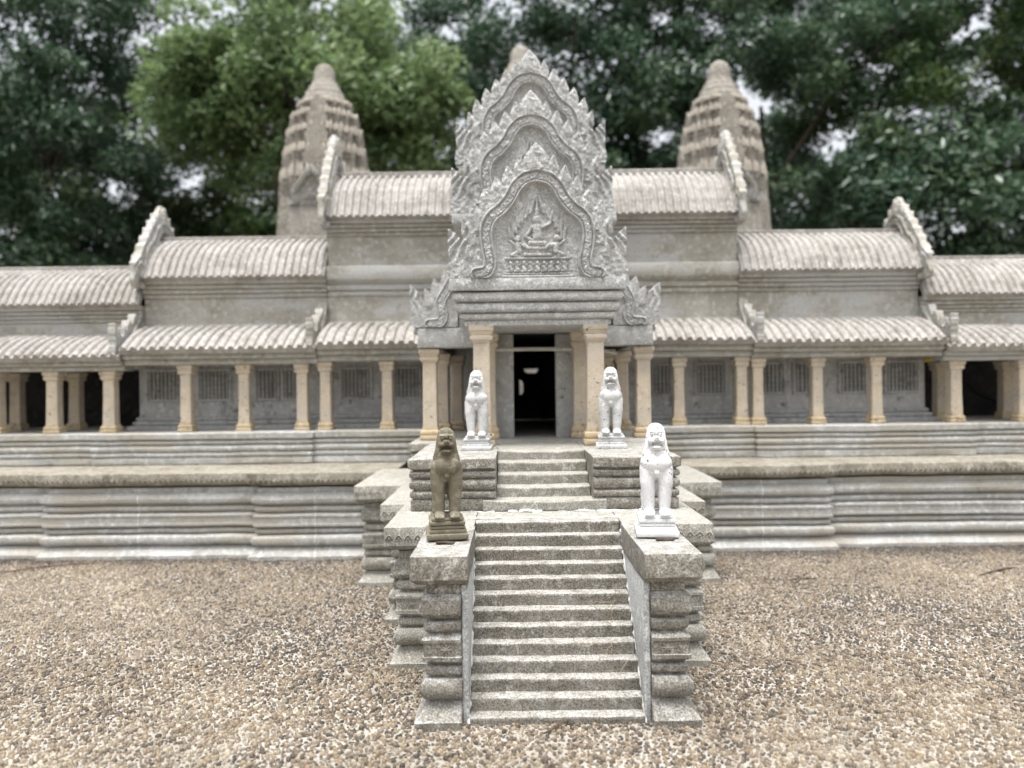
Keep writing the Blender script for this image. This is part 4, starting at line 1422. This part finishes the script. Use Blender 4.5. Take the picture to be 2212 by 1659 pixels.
gp = lambda x, y, dz=0.004: tuple(np.array(U(x, y, H * F / ((y + ROLL * (x - CX)) - CY))) + np.array((0, 0, dz)))
sticks('twig', 'short dark twig lying before the lowest step', 'twig',
       [([gp(1178, 1589), gp(1192, 1584, 0.007), gp(1207, 1575, 0.009), gp(1229, 1564, 0.006)], [0.0016, 0.0028, 0.0026, 0.0012]), ([gp(1205, 1577, 0.007), gp(1222, 1574, 0.009)], [0.0016, 0.0007])], M_TWIG)
sticks('stick', 'thin brown stick lying on the pebbles at far right', 'stick', [([gp(2115, 1246), gp(2150, 1238, 0.008), gp(2192, 1228)], [0.002, 0.0028, 0.0016])], M_TWIG)
sticks('stem', 'long thin reddish stem lying along the foot of the left wall', 'stem',
       [([gp(-40, 1243), gp(40, 1236, 0.006), gp(95, 1228, 0.006), gp(160, 1222, 0.006), gp(215, 1219)], [0.0016, 0.002, 0.002, 0.0018, 0.0008])], M_RUST)
sticks('stick', 'pair of fine brown twigs on the pebbles near the right wall', 'stick', [([gp(1698, 1256), gp(1735, 1252, 0.006), gp(1764, 1254)], [0.0012, 0.002, 0.001]), ([gp(1715, 1262), gp(1748, 1250, 0.007)], [0.0012, 0.0008])], M_TWIG)
for lx, ly, lz, lab in ((-0.118, 1.318, ZT + 0.0016, 'flat wood shim poking out under the olive brown lion'), (0.262, 1.323, ZT + 0.0016, 'flat wood shim poking out under the brilliant white lion')):
    V_, P_ = block(-0.016, 0.015, -0.006, 0.02, slab(0, 0.002, 0, 0.0004), step=0.004, c=0.002)
    o = tag(MB().add(V_ * np.array((1, 0.7, 1)) + np.array((lx, ly + 0.004, lz)), P_).build('wood_shim', M_BARK, wob=0.0014, wsc=160), lab, 'shim', 'wood shims under the front lions')
runs = []
for q in range(11):
    i = random.randint(5, 10)
    zz = ZT - i * 0.0222 + 0.003
    dd = 1.525 - i * 0.0233 - 0.002
    p = Vector((AX + random.uniform(0.06, 0.135), dd, zz))
    pts = [tuple(p)]
    a = random.uniform(0, 6.28)
    for k in range(7):
        a += random.uniform(-0.9, 0.9)
        p = p + Vector((math.cos(a) * 0.008, -abs(math.sin(a)) * 0.003, math.sin(a) * 0.008))
        pts.append(tuple(p))
    runs.append((pts, 0.0005))
sticks('dry_roots', 'wisp of dry pale root fibres clinging to the right of the steps', 'roots', runs, M_STRAW)
c0, c1, c2 = U(2075, 815, 3.2), U(2110, 848, 3.2), U(2152, 868, 3.2)
sticks('cable', 'black cable slanting through the dark right gallery', 'cable', [([c0, c1, c2, U(2200, 884, 3.2)], 0.011)], M_BLACK)
yx, yy, yz = U(2008, 778, 2.9)
tag(MB().add(*box(yx - 0.02, yx + 0.02, yy - 0.01, yy + 0.01, yz - 0.006, yz + 0.008, r=0.003)).add(*box(yx - 0.006, yx + 0.006, yy - 0.014, yy - 0.0095, yz - 0.003, yz + 0.005, r=0.001)).build('clip', M_YELL), 'small yellow plastic clip under the right gallery eave', 'clip')


# ------------------------------------------------------------------ trees
def tree(name, label, pos, trunk_h, crown_c, crown_r, n_clump, per, leaf, mat, clump_r=0.42, group='trees behind the temple', holes=(), seed=1, limbs=9, trunk_r=0.14):
    r = np.random.default_rng(seed)
    t = thing(name, label, 'tree', pos, group)
    base = np.array(pos)
    top = base + np.array((crown_c[0] * 0.5, crown_c[1] * 0.5, crown_c[2]))
    mb = MB()
    pts = [base + (top - base) * k / 6 + np.array((r.normal() * 0.07, r.normal() * 0.07, 0)) * (k > 0) for k in range(7)]
    pts[0][2] -= 0.05
    mb.add(*tube([tuple(p) for p in pts], [trunk_r * (1.2 - 0.15 * k) for k in range(7)], 9))
    cc = base + np.array(crown_c)
    cen = []
    while len(cen) < n_clump:
        v = r.normal(size=3)
        v /= np.linalg.norm(v)
        c = cc + v * np.array(crown_r) * r.uniform(0.15, 1.0) ** 0.5
        ok = c[2] > 0.4
        if ok and holes:
            sx, sy = CX + c[0] * F / c[1], CY - (c[2] - H) * F / c[1]
            for hx, hy, hr in holes:
                if (sx - hx) ** 2 + (sy - hy) ** 2 < (hr * r.uniform(0.75, 1.25)) ** 2:
                    ok = False
        if ok:
            cen.append(c)
    cen = np.array(cen)
    for k in r.choice(len(cen), min(limbs, len(cen)), replace=False):
        s = pts[r.integers(2, 6)]
        e = cen[k]
        mid_ = (s + e) / 2 + np.array((r.normal() * 0.15, r.normal() * 0.15, 0.15))
        mb.add(*tube([tuple(s), tuple(mid_), tuple(e)], [trunk_r * 0.45, trunk_r * 0.28, trunk_r * 0.1], 7))
    mb.build('trunk', M_BARK, t, wob=0.01, wsc=6)
    n = n_clump * per
    ci = np.repeat(np.arange(n_clump), per)
    rr = clump_r * r.uniform(0.7, 1.3, n_clump)[ci]
    d = r.normal(size=(n, 3))
    d /= np.linalg.norm(d, axis=1)[:, None]
    P = cen[ci] + d * rr[:, None] * (r.random(n)[:, None] ** 0.45) * np.array((1, 1, 0.62))
    # leaf: a pointed, folded blade of six corners
    nrm = r.normal(size=(n, 3)) * 0.75 + np.array((0, -0.25, 0.85))
    nrm /= np.linalg.norm(nrm, axis=1)[:, None]
    ax = np.cross(nrm, r.normal(size=(n, 3)))
    ax /= np.linalg.norm(ax, axis=1)[:, None]
    sd = np.cross(nrm, ax)
    ls = leaf * r.uniform(0.65, 1.3, n)[:, None]
    wv = ls * r.uniform(0.36, 0.5, n)[:, None]
    V = np.stack([P - ax * ls * 0.5, P - ax * ls * 0.1 + sd * wv * 0.5 + nrm * wv * 0.12, P + ax * ls * 0.5 - nrm * ls * 0.08, P - ax * ls * 0.1 - sd * wv * 0.5 + nrm * wv * 0.12], 1)
    b = (np.arange(n) * 4)[:, None]
    T = np.concatenate([b + np.array([[0, 1, 2]]), b + np.array([[0, 2, 3]])])
    me = np_mesh('crown', V.reshape(-1, 3) - base, [T], mat, 0)
    ct = r.uniform(0, 1, n_clump)[ci] * 0.55 + r.random(n) * 0.45
    a = me.attributes.new('tint', 'FLOAT', 'POINT')
    a.data.foreach_set('value', np.repeat(ct, 4).astype(np.float32))
    link(bpy.data.objects.new('crown', me), t, tuple(base))
    return t


HOLES = [(410, 390, 48), (345, 300, 30), (720, 10, 60), (860, 15, 55), (590, 290, 28), (1620, 210, 60), (1820, 320, 55), (1960, 250, 40), (2140, 520, 95), (1990, 500, 70), (1740, 420, 40), (1880, 180, 30), (2080, 90, 35), (830, 370, 30), (1440, 330, 30)]


def at(px, D):
    return ((px - CX) * D / F, D, 0.0)


KW = dict(holes=HOLES, clump_r=0.33, trunk_r=0.07, limbs=7)
tree('broadleaf_tree', 'dense dark green tree filling the upper left corner', at(90, 8.5), 2, (0, 0, 3.6), (1.9, 1.2, 2.4), 190, 330, 0.085, M_LEAF_D, seed=11, **KW)
tree('broadleaf_tree', 'bright yellow green tree standing behind the left tower', at(640, 7.6), 2, (0.1, 0, 3.55), (1.5, 0.9, 1.1), 120, 300, 0.09, M_LEAF_B, seed=12, **KW)
tree('broadleaf_tree', 'dark tree with a thin trunk seen low behind the left tower', at(545, 9.5), 2, (0.1, 0.3, 2.3), (1.7, 0.8, 1.3), 90, 300, 0.09, M_LEAF_O, seed=13, **KW)
tree('broadleaf_tree', 'dark blue green tree behind the peak of the porch', at(1180, 9.2), 2, (0.1, 0, 3.7), (2.3, 1.2, 2.6), 210, 320, 0.09, M_LEAF_D, seed=14, **KW)
tree('broadleaf_tree', 'dark leafy tree rising behind the right tower', at(1640, 8.8), 2, (0.1, 0, 3.7), (2.0, 1.2, 2.6), 150, 320, 0.09, M_LEAF_D, seed=15, **KW)
tree('broadleaf_tree', 'sparse olive green tree in the upper right corner with sky glinting through', at(2110, 8.6), 2, (0.1, 0, 3.5), (1.9, 1.1, 2.4), 120, 300, 0.09, M_LEAF_O, seed=16, **KW)
tree('broadleaf_tree', 'farther dark tree between the bright tree and the porch', at(860, 10.5), 2, (0, 0, 3.4), (1.6, 1.0, 2.4), 110, 300, 0.1, M_LEAF_D, seed=17, **KW)
tree('broadleaf_tree', 'farther dark tree with pale gaps above the right gallery', at(1890, 11.0), 2, (0, 0, 3.7), (2.3, 1.1, 2.8), 105, 300, 0.1, M_LEAF_D, seed=18, **KW)
tree('broadleaf_tree', 'low sparse tree speckled with sky above the right edge gallery', at(2050, 7.9), 2, (0, 0, 2.35), (1.7, 0.6, 0.75), 38, 260, 0.1, M_LEAF_D, seed=20, clump_r=0.4, trunk_r=0.05, limbs=4)
tree('broadleaf_tree', 'farther dark tree low at the left above the lowest gallery', at(180, 11.0), 2, (-0.2, 0, 2.8), (2.6, 1.1, 2.4), 140, 300, 0.1, M_LEAF_D, seed=19, **KW)
